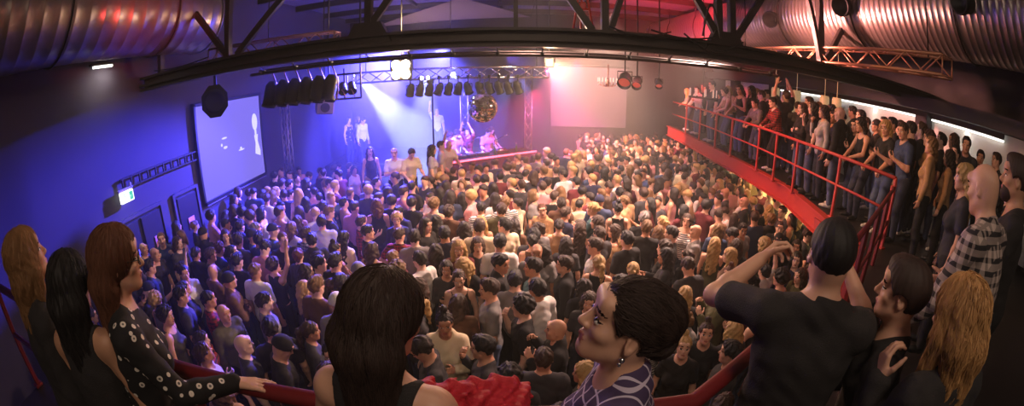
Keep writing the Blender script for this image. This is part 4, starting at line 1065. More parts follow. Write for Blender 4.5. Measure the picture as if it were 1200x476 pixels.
D_ = dict
POSES = {
    'rest': D_(), 'rest2': D_(yaw=28, pitch=6, twist=-6), 'rest3': D_(yaw=-30, pitch=-4), 'up': D_(pitch=16, yaw=10),
    'down': D_(pitch=-28, yaw=-8, lean=4),
    'drink': D_(armR=((.22, .12, -1), (-.25, 1, .35)), handR='cup', palmR=(-1, 0, .1), yaw=12),
    'phone': D_(armR=((.35, .45, -.8), (-.45, .55, 1)), armL=((-.35, .45, -.8), (.45, .55, 1)), handR='cup', handL='cup', palmR=(-1, .2, .2), palmL=(1, .2, .2), pitch=4),
    'armup': D_(armR=((.45, .25, 1), (-.1, .25, 1)), handR='flat', palmR=(0, 1, 0), pitch=10),
    'armupL': D_(armL=((-.5, .3, .9), (.25, .2, 1)), handL='point', palmL=(0, 1, 0), yaw=-12, pitch=8),
    'armsup': D_(armR=((.5, .3, .9), (-.5, .2, 1)), armL=((-.5, .3, .9), (.5, .2, 1)), handR='flat', handL='flat', palmR=(-1, .3, 0), palmL=(1, .3, 0), pitch=12),
    'crossed': D_(armR=((.22, .32, -1), (-1, .38, .22)), armL=((-.22, .38, -1), (1, .42, .08)), handR='cup', handL='cup', palmR=(0, -1, 0), palmL=(0, -1, 0)),
    'clap': D_(armR=((.3, .45, -.85), (-.62, .8, .45)), armL=((-.3, .45, -.85), (.62, .8, .45)), handR='flat', handL='flat', palmR=(-1, .2, 0), palmL=(1, .2, 0), yaw=8),
    'hip': D_(armL=((-.75, -.2, -1), (.8, .45, -.55)), handL='relax', yaw=-14),
    'face': D_(armR=((.25, .5, -.8), (-.32, .28, 1)), handR='cup', palmR=(-.4, -1, 0), yaw=-6),
    'talk': D_(armL=((-.3, .3, -1), (.1, 1, .5)), handL='relax', palmL=(.4, 0, 1), yaw=35, roll=6),
    'lean': D_(lean=16, pitch=8, hip=(0, -.12, .93), armR=((.28, .75, -.9), (-.5, .8, -.12)), armL=((-.28, .75, -.9), (.5, .8, -.12)), handR='relax', handL='relax', palmR=(0, -.2, -1), palmL=(0, -.2, -1)),
    'lean2': D_(lean=10, yaw=24, hip=(0, -.08, .93), armR=((.3, .6, -1), (-.1, .9, -.5)), handR='grip', palmR=(0, 0, -1), armL=((-.25, .35, -1), (.55, .7, .5)), handL='cup', palmL=(.3, -.6, .6)),
    'work': D_(lean=9, pitch=-22, armR=((.3, .45, -1), (-.1, 1, -.18)), armL=((-.3, .45, -1), (.15, 1, -.12)), palmR=(0, 0, -1), palmL=(0, 0, -1)),
}
POSE_SAY = {'rest': '', 'rest2': '', 'rest3': '', 'up': 'chin raised', 'down': 'looking down', 'drink': 'one forearm held out', 'phone': 'both hands at face height', 'armup': 'one arm raised', 'armupL': 'pointing upwards', 'armsup': 'both arms raised', 'crossed': 'arms crossed', 'clap': 'clapping', 'hip': 'hand on hip', 'face': 'hand at mouth', 'talk': 'turned to a neighbour', 'lean': 'leaning forward', 'lean2': 'leaning on one hand', 'work': 'bent over'}
_cache = {}
def part_mesh(key, fn):
    if key not in _cache: _cache[key] = fn()
    return _cache[key]
def meshes(pose, sex, top, hair, h):
    J = part_mesh(('J', pose, sex), lambda: skeleton(POSES[pose], sex))
    def body():
        R = build_person(POSES[pose], sex, h, None, None)
        me = {'body': np_mesh('body', *R['body'])}
        for m in (SKIN[0], m_eye, m_lip, m_ew): me['body'].materials.append(m)
        for k in ('trousers', 'shoes'):
            me[k] = np_mesh(k, *R[k]); me[k].materials.append(None)
        return me
    b = part_mesh(('b', pose, sex, h), body)
    def topf():
        me = np_mesh(top, *cloth_top(J, top, sex, h)); me.materials.append(None); return me
    def hairf():
        pr, w, cf = hair_sdf(hair, J['HC'], J['HR'], J['T'], h); me = np_mesh('hair', *sdf_mesh_cut(pr, max(.009, h * .8), w, cf)); me.materials.append(None); return me
    return b, part_mesh(('t', pose, sex, top, h), topf), (part_mesh(('h', pose, sex, hair, h), hairf) if hair != 'bald' else None)

def slot(o, i, m):
    o.material_slots[i].link = 'OBJECT'; o.material_slots[i].material = m
HEADWEAR = {'cap': 'cap', 'beanie': 'beanie'}
def person(loc, heading, sex, pose, top, tcol, hair, hcol, skin=0, scale=1., leg=0, shoe=0, h=.012):
    """a standing figure; heading is degrees clockwise from +y seen from above"""
    b, tm_, hm_ = meshes(pose, sex, top, hair, h)
    p = bpy.data.objects.new('person', b['body']); COL.objects.link(p); slot(p, 0, SKIN[skin])
    p.location = loc; p.rotation_euler = (0, 0, -math.radians(heading)); p.scale = (scale,) * 3
    for nm, me, m in ((top, tm_, TOPM[tcol]), ('trousers', b['trousers'], LEGM[leg]), ('shoes', b['shoes'], SHOEM[shoe]), (HEADWEAR.get(hair, 'hair'), hm_, (TOPM if hair in HEADWEAR else HAIRM)[hcol] if hm_ else None)):
        if me is None: continue
        c = bpy.data.objects.new(nm, me); COL.objects.link(c); c.parent = p; slot(c, 0, m)
    return p

HAIR_SAY = {'short': 'short %s hair', 'crop': 'cropped %s hair', 'sidepart': 'side-parted %s hair', 'curly': 'curly %s hair', 'bob': '%s bobbed hair', 'long': 'long %s hair', 'longwavy': 'wavy long %s hair', 'longback': 'very long %s hair', 'ponytail': '%s ponytail', 'bun': '%s hair bun', 'topknot': '%s topknot', 'updo': 'pinned-up %s hair', 'cap': '%s cap', 'beanie': '%s beanie'}
TOP_SAY = {'t_shirt': 'T-shirt', 'tank_top': 'tank top', 'long_sleeve': 'long-sleeved top', 'jacket': 'jacket', 'shirt': 'shirt', 'dress': 'dress'}
def look(sex, top, tcol, hair, hcol):
    hs = 'bald head' if hair == 'bald' else HAIR_SAY[hair] % hcol
    return '%s with %s in %s %s' % ('man' if sex == 'm' else 'woman', hs, tcol, TOP_SAY[top])
USED = set()
def label_of(sex, pose, top, tcol, hair, hcol, turn, where):
    base = look(sex, top, tcol, hair, hcol)
    bits = [POSE_SAY[pose] or turn, where]
    s = ', '.join([base] + [x for x in bits if x])
    if len(s.split()) > 16: s = ', '.join([base, where])
    return ' '.join(s.split()[:16])

FWD = np.array([0, math.cos(math.radians(17.2)), -math.sin(math.radians(17.2))]); UPV = np.array([0, math.sin(math.radians(17.2)), math.cos(math.radians(17.2))])
def sight(u, v):
    """direction from the camera of a point measured on the photograph"""
    x, y = u - 600., 238. - v; r = math.hypot(x, y) + 1e-9; th = 2 * math.asin(r / 1020.)
    return np.array([math.sin(th) * x / r, 0, 0]) + math.cos(th) * FWD + math.sin(th) * y / r * UPV
def at_z(u, v, z):
    d = sight(u, v); t = (z - EZ) / d[2]; return d[0] * t, d[1] * t
TURN = {'A': 0, 'L': -90, 'R': 90, 'T': 180, 'AL': -45, 'AR': 45, 'TL': -135, 'TR': 135}
TURN_SAY = {'A': 'back to us', 'AL': 'back to us', 'AR': 'back to us', 'L': 'in profile', 'R': 'in profile', 'T': 'facing us', 'TL': 'facing us', 'TR': 'facing us'}
HC_ = {'k': 'black', 'd': 'dark brown', 'b': 'brown', 'a': 'auburn', 'h': 'dark blonde', 'y': 'blonde', 'g': 'grey'}
HS_ = {'s': 'short', 'c': 'crop', 'p': 'sidepart', 'u': 'curly', 'o': 'bob', 'l': 'long', 'w': 'longwavy', 'v': 'longback', 't': 'ponytail', 'n': 'bun', 'q': 'topknot', 'e': 'updo', 'x': 'bald', 'C': 'cap', 'B': 'beanie'}
TK_ = {'t': 't_shirt', 'k': 'tank_top', 'l': 'long_sleeve', 'j': 'jacket', 's': 'shirt'}
TC_ = {'K': 'black', 'C': 'charcoal', 'G': 'grey', 'P': 'pale grey', 'W': 'white', 'E': 'cream', 'N': 'navy', 'B': 'burgundy', 'O': 'olive', 'U': 'blue', 'T': 'teal', 'I': 'pink', 'R': 'brown', 'A': 'tan', 'D': 'red', 'S': 'striped', 'X': 'red checked', 'Z': 'blue checked', 'L': 'lilac'}

# heads measured on the photograph: u v sex hair(style+colour) top(kind+colour) turn pose
FLOOR = """
499 270 f ld tK TR rest|486 283 m sd tG A rest|505 284 f lk kK A rest|544 272 f od tW A rest2|562 271 m sb lE A rest|587 268 m sk tE AL rest2|557 287 f ly kK T rest|538 298 f wy lB T rest|549 315 f ly tK TL down|493 307 m sk tW AL rest
586 290 m sk tW A rest|585 314 m sk jK R rest3|522 322 f ld tC A rest|538 331 f eb kK T rest|524 345 f vb lC T rest|575 344 m sb tG L rest|537 364 f ob lR A rest3|586 353 m sk tG A rest|614 366 m uk tK L face|629 300 m xd tG T rest
605 279 f vd tR A rest|626 278 m sk tC A rest2|627 328 m sd tT L rest|543 383 f vd lC T crossed|508 411 m sd tC L down|568 409 m sk lC L face|597 446 m uk jK A rest|624 432 m cb tC A rest|653 388 m xd jK L phone|662 412 m sk sW AL rest
655 268 f nd kA A rest|629 276 f eb tG AL rest|678 273 f vb kK A rest|663 292 f vd tC A rest|703 276 m sb tC AL rest|720 276 f lb kI L drink|698 293 m sb lP L rest|735 285 m sk tK AL rest|733 303 f wb tC L rest|741 322 f ny tC A rest
663 312 m pb jK L rest|678 314 f ob tK L rest2|701 316 f ty kK A rest2|644 339 f ek kR A rest|615 366 f ld tG AL rest|690 358 f vb tC T rest|686 443 f oy tC L rest|757 272 m sh tK A rest|773 283 f lh tK A rest|787 279 m sd tK L rest
763 268 m sg tK A rest|816 273 m xd tG L rest|807 287 f ty kA AL rest|841 273 f vh tU A rest|837 291 f vy kO A rest|865 278 m sd tC L down|862 295 f lb tK A rest|855 306 f wy tR L rest|779 295 f ob tK L rest|780 308 f wk lC L clap
764 323 f oy tA A rest|811 318 m sb tC AL down|799 331 f ub tK L rest|802 350 f vy jK A rest|823 332 f eb tK AL rest|800 411 f qy tK T up|824 416 f qb tK T up|856 420 m sk jC L rest|858 400 f oy tC AL rest|856 446 f oh lP TL down
850 230 m xd tC L rest|873 239 m xb tK L rest|904 259 m sh jK A rest|917 251 m sb tC TL rest|936 256 f vy jK A rest|926 263 f ly tK A rest|913 270 m cb tK T clap|912 284 m Ck tK T rest|929 292 f wd lC T rest|932 310 f lk lN T rest
946 277 m sb tC R rest|957 265 m sd tK R rest|190 284 m ch jU T phone|168 294 m xb tU TR rest|181 300 m xd tK TR rest|176 318 m sk tU R drink|209 291 f ob tC TR rest|238 277 m Ck jK AR rest|265 281 f lb lC T rest|281 268 m sd jN AR rest
280 285 m sd tC AR rest2|291 288 m Ck tU R rest2|215 318 f ed tG R armup|198 328 f nk tK AR rest|212 350 m sk tC R rest|203 363 f ek tK R up|268 330 m Bk jR R crossed|278 309 m sk tK AR rest|293 322 m ch tW AR rest|240 416 m sb tE R up
284 406 m xd tC R rest|299 269 m cg tU R rest|300 281 m CN tU R rest|292 291 m sk tU AR rest2|332 284 m ch tK T drink|342 274 f yA tE AR rest|349 264 f lb lC AR rest|366 286 m sk jK A rest|377 262 m sd sP A rest|397 272 f vd tC AR rest
403 283 f vk tE AR rest|393 309 m sk tK AR phone|430 274 m sk tK R rest|436 300 f ob tA AR rest|359 327 f ld tK R rest|310 326 f ub kK AR armup|357 343 f wy tC R rest|371 341 m sh tR AR rest|357 359 m sd jK R face|374 358 f eb tC R clap
309 356 m sd tG R rest|315 374 m sk sO R rest|397 343 m BG jC A rest|396 359 m BW jG A rest|364 395 f tb tC R rest|402 386 f lb tC AR face|321 414 m Ck tK R down|352 415 f wk kW AR rest|303 427 m sk tK A rest|443 260 f vd tC A rest
""".replace('yA', 'oh')
# heads of the side gallery
GALLERY = """
804 108 f ly tG L lean 0|815 105 m sd sW TL lean2 0|835 101 m sk tK TL rest 0|848 109 f ub kA TL lean 0|855 107 f ly kA TL lean 1|865 107 f od kK TL lean2 0|881 109 f wd tK TL rest 1|883 121 m sk sG TL lean 0|893 113 m sb tC TL rest 1|905 120 m sk sX TL lean 0
921 114 m sb tC AL armsup 1|931 110 f lb kA TL armup 2|926 125 m sb lC A rest 1|941 131 f lb jK TL crossed 0|954 131 f ld tK L face 0|966 135 f ob sP TL face 0|985 135 m xd jK TL drink 0|994 146 m sk jK TL lean2 0|1008 148 f vd kK TL lean 0|1020 152 f ly tK TL clap 0
1036 153 f vy tK TL lean2 0|1057 154 m sb tU TL lean2 0|1010 133 m sk tC TL rest 2|1028 144 m Bk tC TL rest 2|1037 141 m sk tK L rest 3|1047 142 m sd tK TL rest 2|1056 145 m Ck tC L rest 3|1068 154 m sk tK TL rest 1|1081 159 f ub kA L rest 2|1091 176 f oh lA L rest2 0
1091 198 f od lA TL rest 0|1094 158 m sk tK L rest 3|1109 161 f lb tC TL rest 3|1133 165 m sk jC T rest 3|1148 180 m sk tK T rest 3|1161 181 m sb tC TL rest 3|1132 206 f vy tC TL rest 2|1139 222 f wd tK TL rest 1|1173 217 f ek tC TL rest 3|870 116 f lk tC TL rest 1
842 112 m sk tC TL rest 1|900 108 m sk tK TL rest 2|913 118 f lb tC TL rest 1|949 117 m sb tC TL rest 2|975 128 f vd tC TL rest 2|1000 128 m sk tK TL rest 3|1075 147 m sb tC TL rest 3|1120 176 m sk tK TL rest 2|825 103 m sb tK TL rest 1|887 103 f ly tC TL rest 2
"""
# heads on the stage: u v sex hair top turn pose, height of floor
STAGE = """
462 183 m cy tW T crossed .6|480 182 m sd tE R work .6|517 174 m sk tP R armupL .6|523 171 m xb tW R work .6|545 169 f ub tI T work .6|557 165 m ub tI TL work .6|579 158 m sk tI T work .6|568 166 m Ck tP TL rest .6|599 163 f lb tP TL work .6|613 176 f ub tD TL armsup .6
405 147 f od kW TR rest 1.0|413 146 f lb tP R rest 1.0|423 143 m sk sW TR down 1.0|512 133 m ch tW T armup 1.0|434 184 f ld kN T rest .6|506 182 f ld tP R rest .6
"""
placed = []; FLOORS = []
def heading_at(x, y, turn): return math.degrees(math.atan2(x, y)) + TURN[turn]
def parse(row):
    q = row.split(); return float(q[0]), float(q[1]), q[2], q[3], q[4], q[5], q[6], (q[7] if len(q) > 7 else None)
def decode(hc, tc):
    hair = HS_[hc[0]]; hcol = (TC_ if hair in HEADWEAR else HC_)[{'k': 'K'}.get(hc[1], hc[1]) if hair in HEADWEAR else hc[1]]
    return hair, hcol, TK_[tc[0]], TC_[tc[1]]
STAGE_LINE = lambda x, y: (y - 11.25) - (x + 2.0) * .724      # > 0 on the stage
def where(x, y):
    if x < -4.7 and y < 7.4: return 'near the doors'
    if x < -3.6 and y < 11.5: return 'below the video screen' if y > 6.6 else 'on the dim blue side'
    if STAGE_LINE(x, y) > -1.3 and x < 2: return 'up against the stage'
    if x > 3.1 and y > 4.2: return 'under the gallery edge'
    if y < 3.7: return 'just below the front rail'
    if y < 5.6: return 'in the near rows'
    if y < 7.6: return 'in the middle of the floor'
    return 'far across the floor'
def uniq(lb):
    if lb in USED: return False
    USED.add(lb); return True
GRP = {'near the doors': 'people by the doors', 'below the video screen': 'people below the video screen', 'on the dim blue side': 'people on the dim blue side', 'up against the stage': 'people at the stage front', 'under the gallery edge': 'people under the gallery edge'}
def spaced(x, y, dmin):
    return all((x - a) ** 2 + (y - b) ** 2 > dmin * dmin for a, b in placed)
def add_floor(x, y, sex, hair, hcol, top, tcol, turn, pose, scale, hd=None, h=.012):
    wh = where(x, y)
    lb = label_of(sex, pose, top, tcol, hair, hcol, TURN_SAY[turn], wh)
    if not uniq(lb): return None
    placed.append((x, y))
    p = person((x, y, 0), (hd if hd is not None else heading_at(x, y, turn)), sex, pose, top, tcol, hair, hcol, RNG.choice((0, 0, 1, 1, 2, 3)), scale, RNG.choice((0, 0, 1, 1, 2)), RNG.choice((0, 0, 1, 2)), h)
    FLOORS.append((p, x, y, sex, pose, top, tcol, hair, hcol, turn, wh))
    return tag(p, lb, 'person', GRP.get(wh, 'people on the dance floor'))
for row in [r for l in FLOOR.strip().split('\n') for r in l.split('|')]:
    u, v, sex, hc, tc, turn, pose, _ = parse(row); hair, hcol, top, tcol = decode(hc, tc)
    zh = (1.50 if sex == 'f' else 1.62) + RNG.uniform(-.03, .05)
    x, y = at_z(u, v, zh)
    for k in range(30):          # step aside from a neighbour already standing there
        if spaced(x, y, .36): break
        x += RNG.uniform(-.07, .07); y += RNG.uniform(-.02, .12)
    alts = [pose] + [q for q in ('rest2', 'rest3', 'up', 'drink', 'hip', 'talk')]
    for q in alts:
        if add_floor(x, y, sex, hair, hcol, top, tcol, turn, q, zh / (1.565 if sex == 'f' else 1.60) * RNG.uniform(.99, 1.03)): break
N_MEASURED = len(placed)

# the rest of the near and middle floor, rows thinning into the far crowd
def in_floor(x, y):
    if x < -6.7 or y < 2.3 or y > 17.5: return False
    if STAGE_LINE(x, y) > -.38 and x < 2.7 and not (x < -4.4 and y < 11.6): return False
    if x < -4.3 and y > 11.8: return False
    lim = np.interp(y, [0, 5, 7, 9, 11, 14, 17], [4.4, 4.9, 6.1, 6.4, 6.6, 6.8, 6.9])
    if y < 4.4 and x > 3.2 + (y - 2.3) * .6: return False
    if x > lim: return False
    if x < -2.2 - (y - 2.3) * .2 and y < 4.6: return RNG.random() < .5     # looser, dark corner by the doors
    return True
def random_look():
    sex = 'f' if RNG.random() < .52 else 'm'
    hair = RNG.choice(('long', 'longwavy', 'longback', 'bob', 'ponytail', 'bun', 'updo', 'long', 'topknot', 'curly') if sex == 'f' else ('short', 'short', 'short', 'sidepart', 'curly', 'short', 'sidepart', 'short', 'cap', 'crop', 'bald'))
    hcol = RNG.choice(('black', 'dark brown', 'dark brown', 'brown', 'brown', 'auburn', 'dark blonde', 'blonde', 'blonde') if sex == 'f' else ('black', 'black', 'dark brown', 'dark brown', 'brown', 'brown', 'dark blonde'))
    if hair == 'cap': hcol = RNG.choice(('black', 'navy', 'grey'))
    top = RNG.choice(('tank_top', 'tank_top', 't_shirt', 'long_sleeve', 'jacket', 'tank_top') if sex == 'f' else ('t_shirt', 't_shirt', 't_shirt', 'shirt', 'long_sleeve', 'jacket'))
    tcol = RNG.choice(('black', 'black', 'black', 'charcoal', 'charcoal', 'grey', 'pale grey', 'white', 'cream', 'navy', 'burgundy', 'olive', 'blue', 'teal', 'pink', 'brown', 'tan', 'striped', 'red checked', 'blue checked', 'lilac'))
    pose = RNG.choice(('rest', 'rest', 'rest2', 'rest3', 'rest2', 'up', 'down', 'drink', 'phone', 'armup', 'crossed', 'clap', 'hip', 'face', 'talk', 'talk', 'rest'))
    return sex, hair, hcol, top, tcol, pose
def stage_heading(x, y):
    r = RNG.random()
    if r < .68: return math.degrees(math.atan2(-.4 - x, 12.6 - y)) + RNG.gauss(0, 26)
    return RNG.uniform(-180, 180)
def turn_of(x, y, hd):
    d = (hd - math.degrees(math.atan2(x, y)) + 180) % 360 - 180
    return min(TURN, key=lambda k: abs((d - TURN[k] + 180) % 360 - 180))
cand = []
tries = 0
spots = list(placed)
def ok_spot(x, y, d):
    for a, b in spots:
        if (x - a) ** 2 + (y - b) ** 2 < d * d: return False
    return True
while tries < 16000 and len(spots) < 760:
    tries += 1
    x, y = RNG.uniform(-6.7, 6.9), 2.3 + 15.2 * RNG.random()
    if in_floor(x, y) and ok_spot(x, y, .40 if y > 8 else .43): spots.append((x, y)); cand.append((x, y))
cand.sort(key=lambda p: p[0] ** 2 + p[1] ** 2)
N_SINGLE = 222
far = []
n_here = len(placed)
for x, y in cand:
    if n_here < N_SINGLE:
        for k in range(40):
            sex, hair, hcol, top, tcol, pose = random_look(); hd = stage_heading(x, y); turn = turn_of(x, y, hd)
            if add_floor(x, y, sex, hair, hcol, top, tcol, turn, pose, RNG.uniform(.93, 1.05), hd): n_here += 1; break
    else: far.append((x, y))

# each label names a neighbour one can find: the most striking person standing close by
SHORT = {'near the doors': 'near the doors', 'below the video screen': 'below the screen', 'on the dim blue side': 'in blue light', 'up against the stage': 'by the stage', 'under the gallery edge': 'under the gallery', 'just below the front rail': 'below the rail', 'in the near rows': 'near rows', 'in the middle of the floor': 'mid-floor', 'far across the floor': 'far rows'}
def short_look(q):
    p_, x_, y_, sex, pose, top, tcol, hair, hcol, turn, wh = q; who = 'man' if sex == 'm' else 'woman'; tcol = {'striped': 'stripes', 'red checked': 'red checks', 'blue checked': 'blue checks'}.get(tcol, tcol)
    if hair == 'bald': return 3, 'bald man in %s' % tcol
    if hair in HEADWEAR: return 3, '%s in %s %s' % (who, hcol, hair)
    if hcol == 'blonde': return 2.2, 'blonde %s in %s' % (who, tcol)
    tcol = {'striped': 'stripes', 'red checked': 'red checks', 'blue checked': 'blue checks'}.get(tcol, tcol)
    return {'black': 0, 'charcoal': .2, 'grey': 1, 'brown': 1}.get(tcol, 2.5), '%s in %s' % (who, tcol)
SEEN = set()
for q in FLOORS:
    p_, x_, y_, sex, pose, top, tcol, hair, hcol, turn, wh = q
    base = look(sex, top, tcol, hair, hcol)
    nb = sorted((n_ for n_ in FLOORS if n_ is not q and (n_[1] - x_) ** 2 + (n_[2] - y_) ** 2 < 1.3), key=lambda n_: (n_[1] - x_) ** 2 + (n_[2] - y_) ** 2 - .35 * short_look(n_)[0])
    done = False
    for n_ in nb + [None]:
        bits = [base]
        if n_ is not None:
            dx, dd = n_[1] - x_, math.hypot(n_[1], n_[2]) - math.hypot(x_, y_)
            bits.append(('behind ' if dd < -.45 else 'in front of ' if dd > .45 else 'beside ') + short_look(n_)[1])
        for extra in (POSE_SAY[pose] or TURN_SAY[turn], SHORT[wh]):
            if len(' '.join(bits + [extra]).split()) <= 16: bits.append(extra)
        lb = ', '.join(bits)
        if lb not in SEEN and len(lb.split()) <= 16: SEEN.add(lb); p_['label'] = lb; done = True; break
# the packed far part of the crowd, beyond counting: one object
FM = SKIN[:4] + [HAIRM[k] for k in ('black', 'dark brown', 'brown', 'dark blonde', 'blonde')] + [TOPM[k] for k in ('black', 'charcoal', 'grey', 'white', 'cream', 'navy', 'burgundy', 'blue', 'pink', 'tan')] + [LEGM[0], LEGM[1]]
low = {}
def low_parts(sex, pose, top, hair):
    k = (sex, pose, top, hair)
    if k not in low:
        R = build_person(POSES[pose], sex, .036, top, hair, hair_h=.025)
        low[k] = [R[q][:2] for q in ('body', 'top', 'trousers', 'hair') if q in R], [q for q in ('body', 'top', 'trousers', 'hair') if q in R]
    return low[k]
VV, FF, MI = [], [], []; nv = 0
for x, y in far:
    sex = RNG.choice('mf'); pose = RNG.choice(('rest', 'rest2', 'rest3', 'talk', 'rest', 'drink', 'up', 'clap', 'down')); top = RNG.choice(('t_shirt', 'tank_top') if sex == 'f' else ('t_shirt', 'long_sleeve')); hair = RNG.choice(('long', 'bob', 'updo') if sex == 'f' else ('short', 'short', 'curly'))
    hd = -math.radians(stage_heading(x, y)); s = RNG.uniform(.93, 1.06); c, sn = math.cos(hd) * s, math.sin(hd) * s
    mi = {'body': RNG.randrange(4), 'hair': RNG.choice((4, 5, 5, 6, 6, 7, 8)), 'top': RNG.choice((9, 9, 9, 10, 10, 11, 12, 13, 14, 15, 16, 17, 18)), 'trousers': RNG.choice((19, 20))}
    ms, names = low_parts(sex, pose, top, hair)
    for (V, F), nme in zip(ms, names):
        W = np.stack([V[:, 0] * c - V[:, 1] * sn + x, V[:, 0] * sn + V[:, 1] * c + y, V[:, 2] * s], 1)
        VV.append(W); FF.append(F + nv); MI.append(np.full(len(F), mi[nme])); nv += len(V)
if VV:
    me = np_mesh('crowd', np.concatenate(VV), np.concatenate(FF), np.concatenate(MI)); o = new_obj('crowd_of_people', me, None, FM)
    tag(o, 'densely packed people at the far side of the floor, towards the back wall', 'crowd', kind='stuff')

# ------------------------------------------------------------------ gallery and stage people
def rail_x(y): return float(np.interp(y, [3.85, 5.2, 6.6, 8.4, 10, 11.2, 12.6, 14, 15.6], [5.1, 5.14, 5.25, 5.48, 5.62, 5.74, 5.86, 5.96, 6.06]))
gal = []
for row in [r for l in GALLERY.strip().split('\n') for r in l.split('|')]:
    u, v, sex, hc, tc, turn, pose, r = parse(row); hair, hcol, top, tcol = decode(hc, tc); r = int(r)
    d = sight(u, v); off = (.36, .86, 1.4, 2.0)[r]; lo_, hi_ = .5, 25.
    if u > 1070: t_ = (6.7 + .4 * (r - 1.) if v < 204 else 3.5 + .2 * r) / math.hypot(d[0], d[1])
    else:
        for k in range(40):
            t_ = (lo_ + hi_) / 2
            if d[0] * t_ > rail_x(d[1] * t_) + off: hi_ = t_
            else: lo_ = t_
    x, y = d[0] * t_, d[1] * t_
    if r == 0 and pose.startswith('lean'): x += .10
    for k in range(40):
        if all((x - a) ** 2 + (y - b) ** 2 > .115 for a, b in gal): break
        x += RNG.uniform(0, .09); y += RNG.uniform(-.06, .06)
    x = min(x, 8.25); gal.append((x, y))
    tall = min(1.12, max(.90, (EZ + d[2] * math.hypot(x, y) / math.hypot(d[0], d[1]) - BB) / (1.6 if sex == 'm' else 1.565)))
    if r >= 2: tall *= .95
    wh = ('at the gallery rail', 'behind the gallery rail', 'deep in the gallery crowd', 'by the lit gallery wall')[r]
    for q in [pose, 'rest2', 'rest3', 'up', 'hip', 'talk']:
        lb = label_of(sex, q, top, tcol, hair, hcol, TURN_SAY[turn] if q.startswith('rest') else '', wh)
        if uniq(lb): break
    hd = math.degrees(math.atan2(-1.4 - x, 12.0 - y)) + RNG.gauss(0, 14) if turn in ('TL', 'L') else heading_at(x, y, turn)
    if r == 0 and pose.startswith('lean'): hd = -80 + RNG.gauss(0, 10)
    p = person((x, y, BB), hd, sex, q, top, tcol, hair, hcol, RNG.choice((0, 1, 1, 2)), tall, RNG.choice((0, 1, 2)), RNG.choice((0, 1)))
    tag(p, lb, 'person', 'people on the side gallery')
n = 0
for k in range(200):
    if n >= 16: break
    y = RNG.uniform(3.6, 13.2); r = RNG.choice((1, 2, 2, 3)); x = min(8.2, rail_x(y) + (.86, 1.4, 2.0)[r - 1] + RNG.uniform(-.1, .1))
    if not all((x - a) ** 2 + (y - b) ** 2 > .16 for a, b in gal): continue
    sex, hair, hcol, top, tcol, pose = random_look(); tcol = RNG.choice(('black', 'charcoal', 'navy', 'brown', 'burgundy', 'grey')); pose = RNG.choice(('rest', 'rest2', 'rest3', 'up', 'crossed', 'drink'))
    lb = label_of(sex, pose, top, tcol, hair, hcol, '', ('behind the gallery rail', 'deep in the gallery crowd', 'by the lit gallery wall')[r - 1])
    if not uniq(lb): continue
    gal.append((x, y)); n += 1
    tag(person((x, y, BB), math.degrees(math.atan2(-1.4 - x, 12.0 - y)) + RNG.gauss(0, 16), sex, pose, top, tcol, hair, hcol, RNG.choice((0, 1, 2)), RNG.uniform(.92, 1.0), RNG.choice((0, 1)), 0), lb, 'person', 'people on the side gallery')
stg = []
for row in [r for l in STAGE.strip().split('\n') for r in l.split('|')]:
    u, v, sex, hc, tc, turn, pose, zf = parse(row); hair, hcol, top, tcol = decode(hc, tc); zf = float(zf)
    x, y = at_z(u, v, zf + (1.55 if sex == 'm' else 1.48))
    if zf < .7:
        s_ = (Vector((x, y, 0)) - Vector((ta.x, ta.y, 0))).dot(tn)
        if 0 < (Vector((x, y, 0)) - Vector((ta.x, ta.y, 0))).dot(td) < L and s_ < 1.02: x, y = x + tn.x * (1.02 - s_), y + tn.y * (1.02 - s_)
    else: y = max(y, 14.8)
    for k in range(40):
        if all((x - a) ** 2 + (y - b) ** 2 > .15 for a, b in stg): break
        x += RNG.uniform(-.08, .08); y += RNG.uniform(0, .12)
    stg.append((x, y))
    wh = 'on the stage riser' if zf > .7 else ('behind the white stand' if u < 500 else 'behind the DJ table')
    if zf > .7: tcol = {'W': 'dotted'}.get(tc[1], tcol) if tc[0] == 'k' else tcol
    lb = label_of(sex, pose, top, tcol, hair, hcol, TURN_SAY[turn], wh); uniq(lb)
    hd = 144 if pose == 'work' else heading_at(x, y, turn)
    tag(person((x, y, zf), hd, sex, pose, top, tcol, hair, hcol, 0, 1.0, RNG.choice((0, 1, 3)), 0), lb, 'person', 'people on the stage')
print('PEOPLE', N_MEASURED, n_here, len(gal), len(stg), 'far', len(far), 'verts', nv)
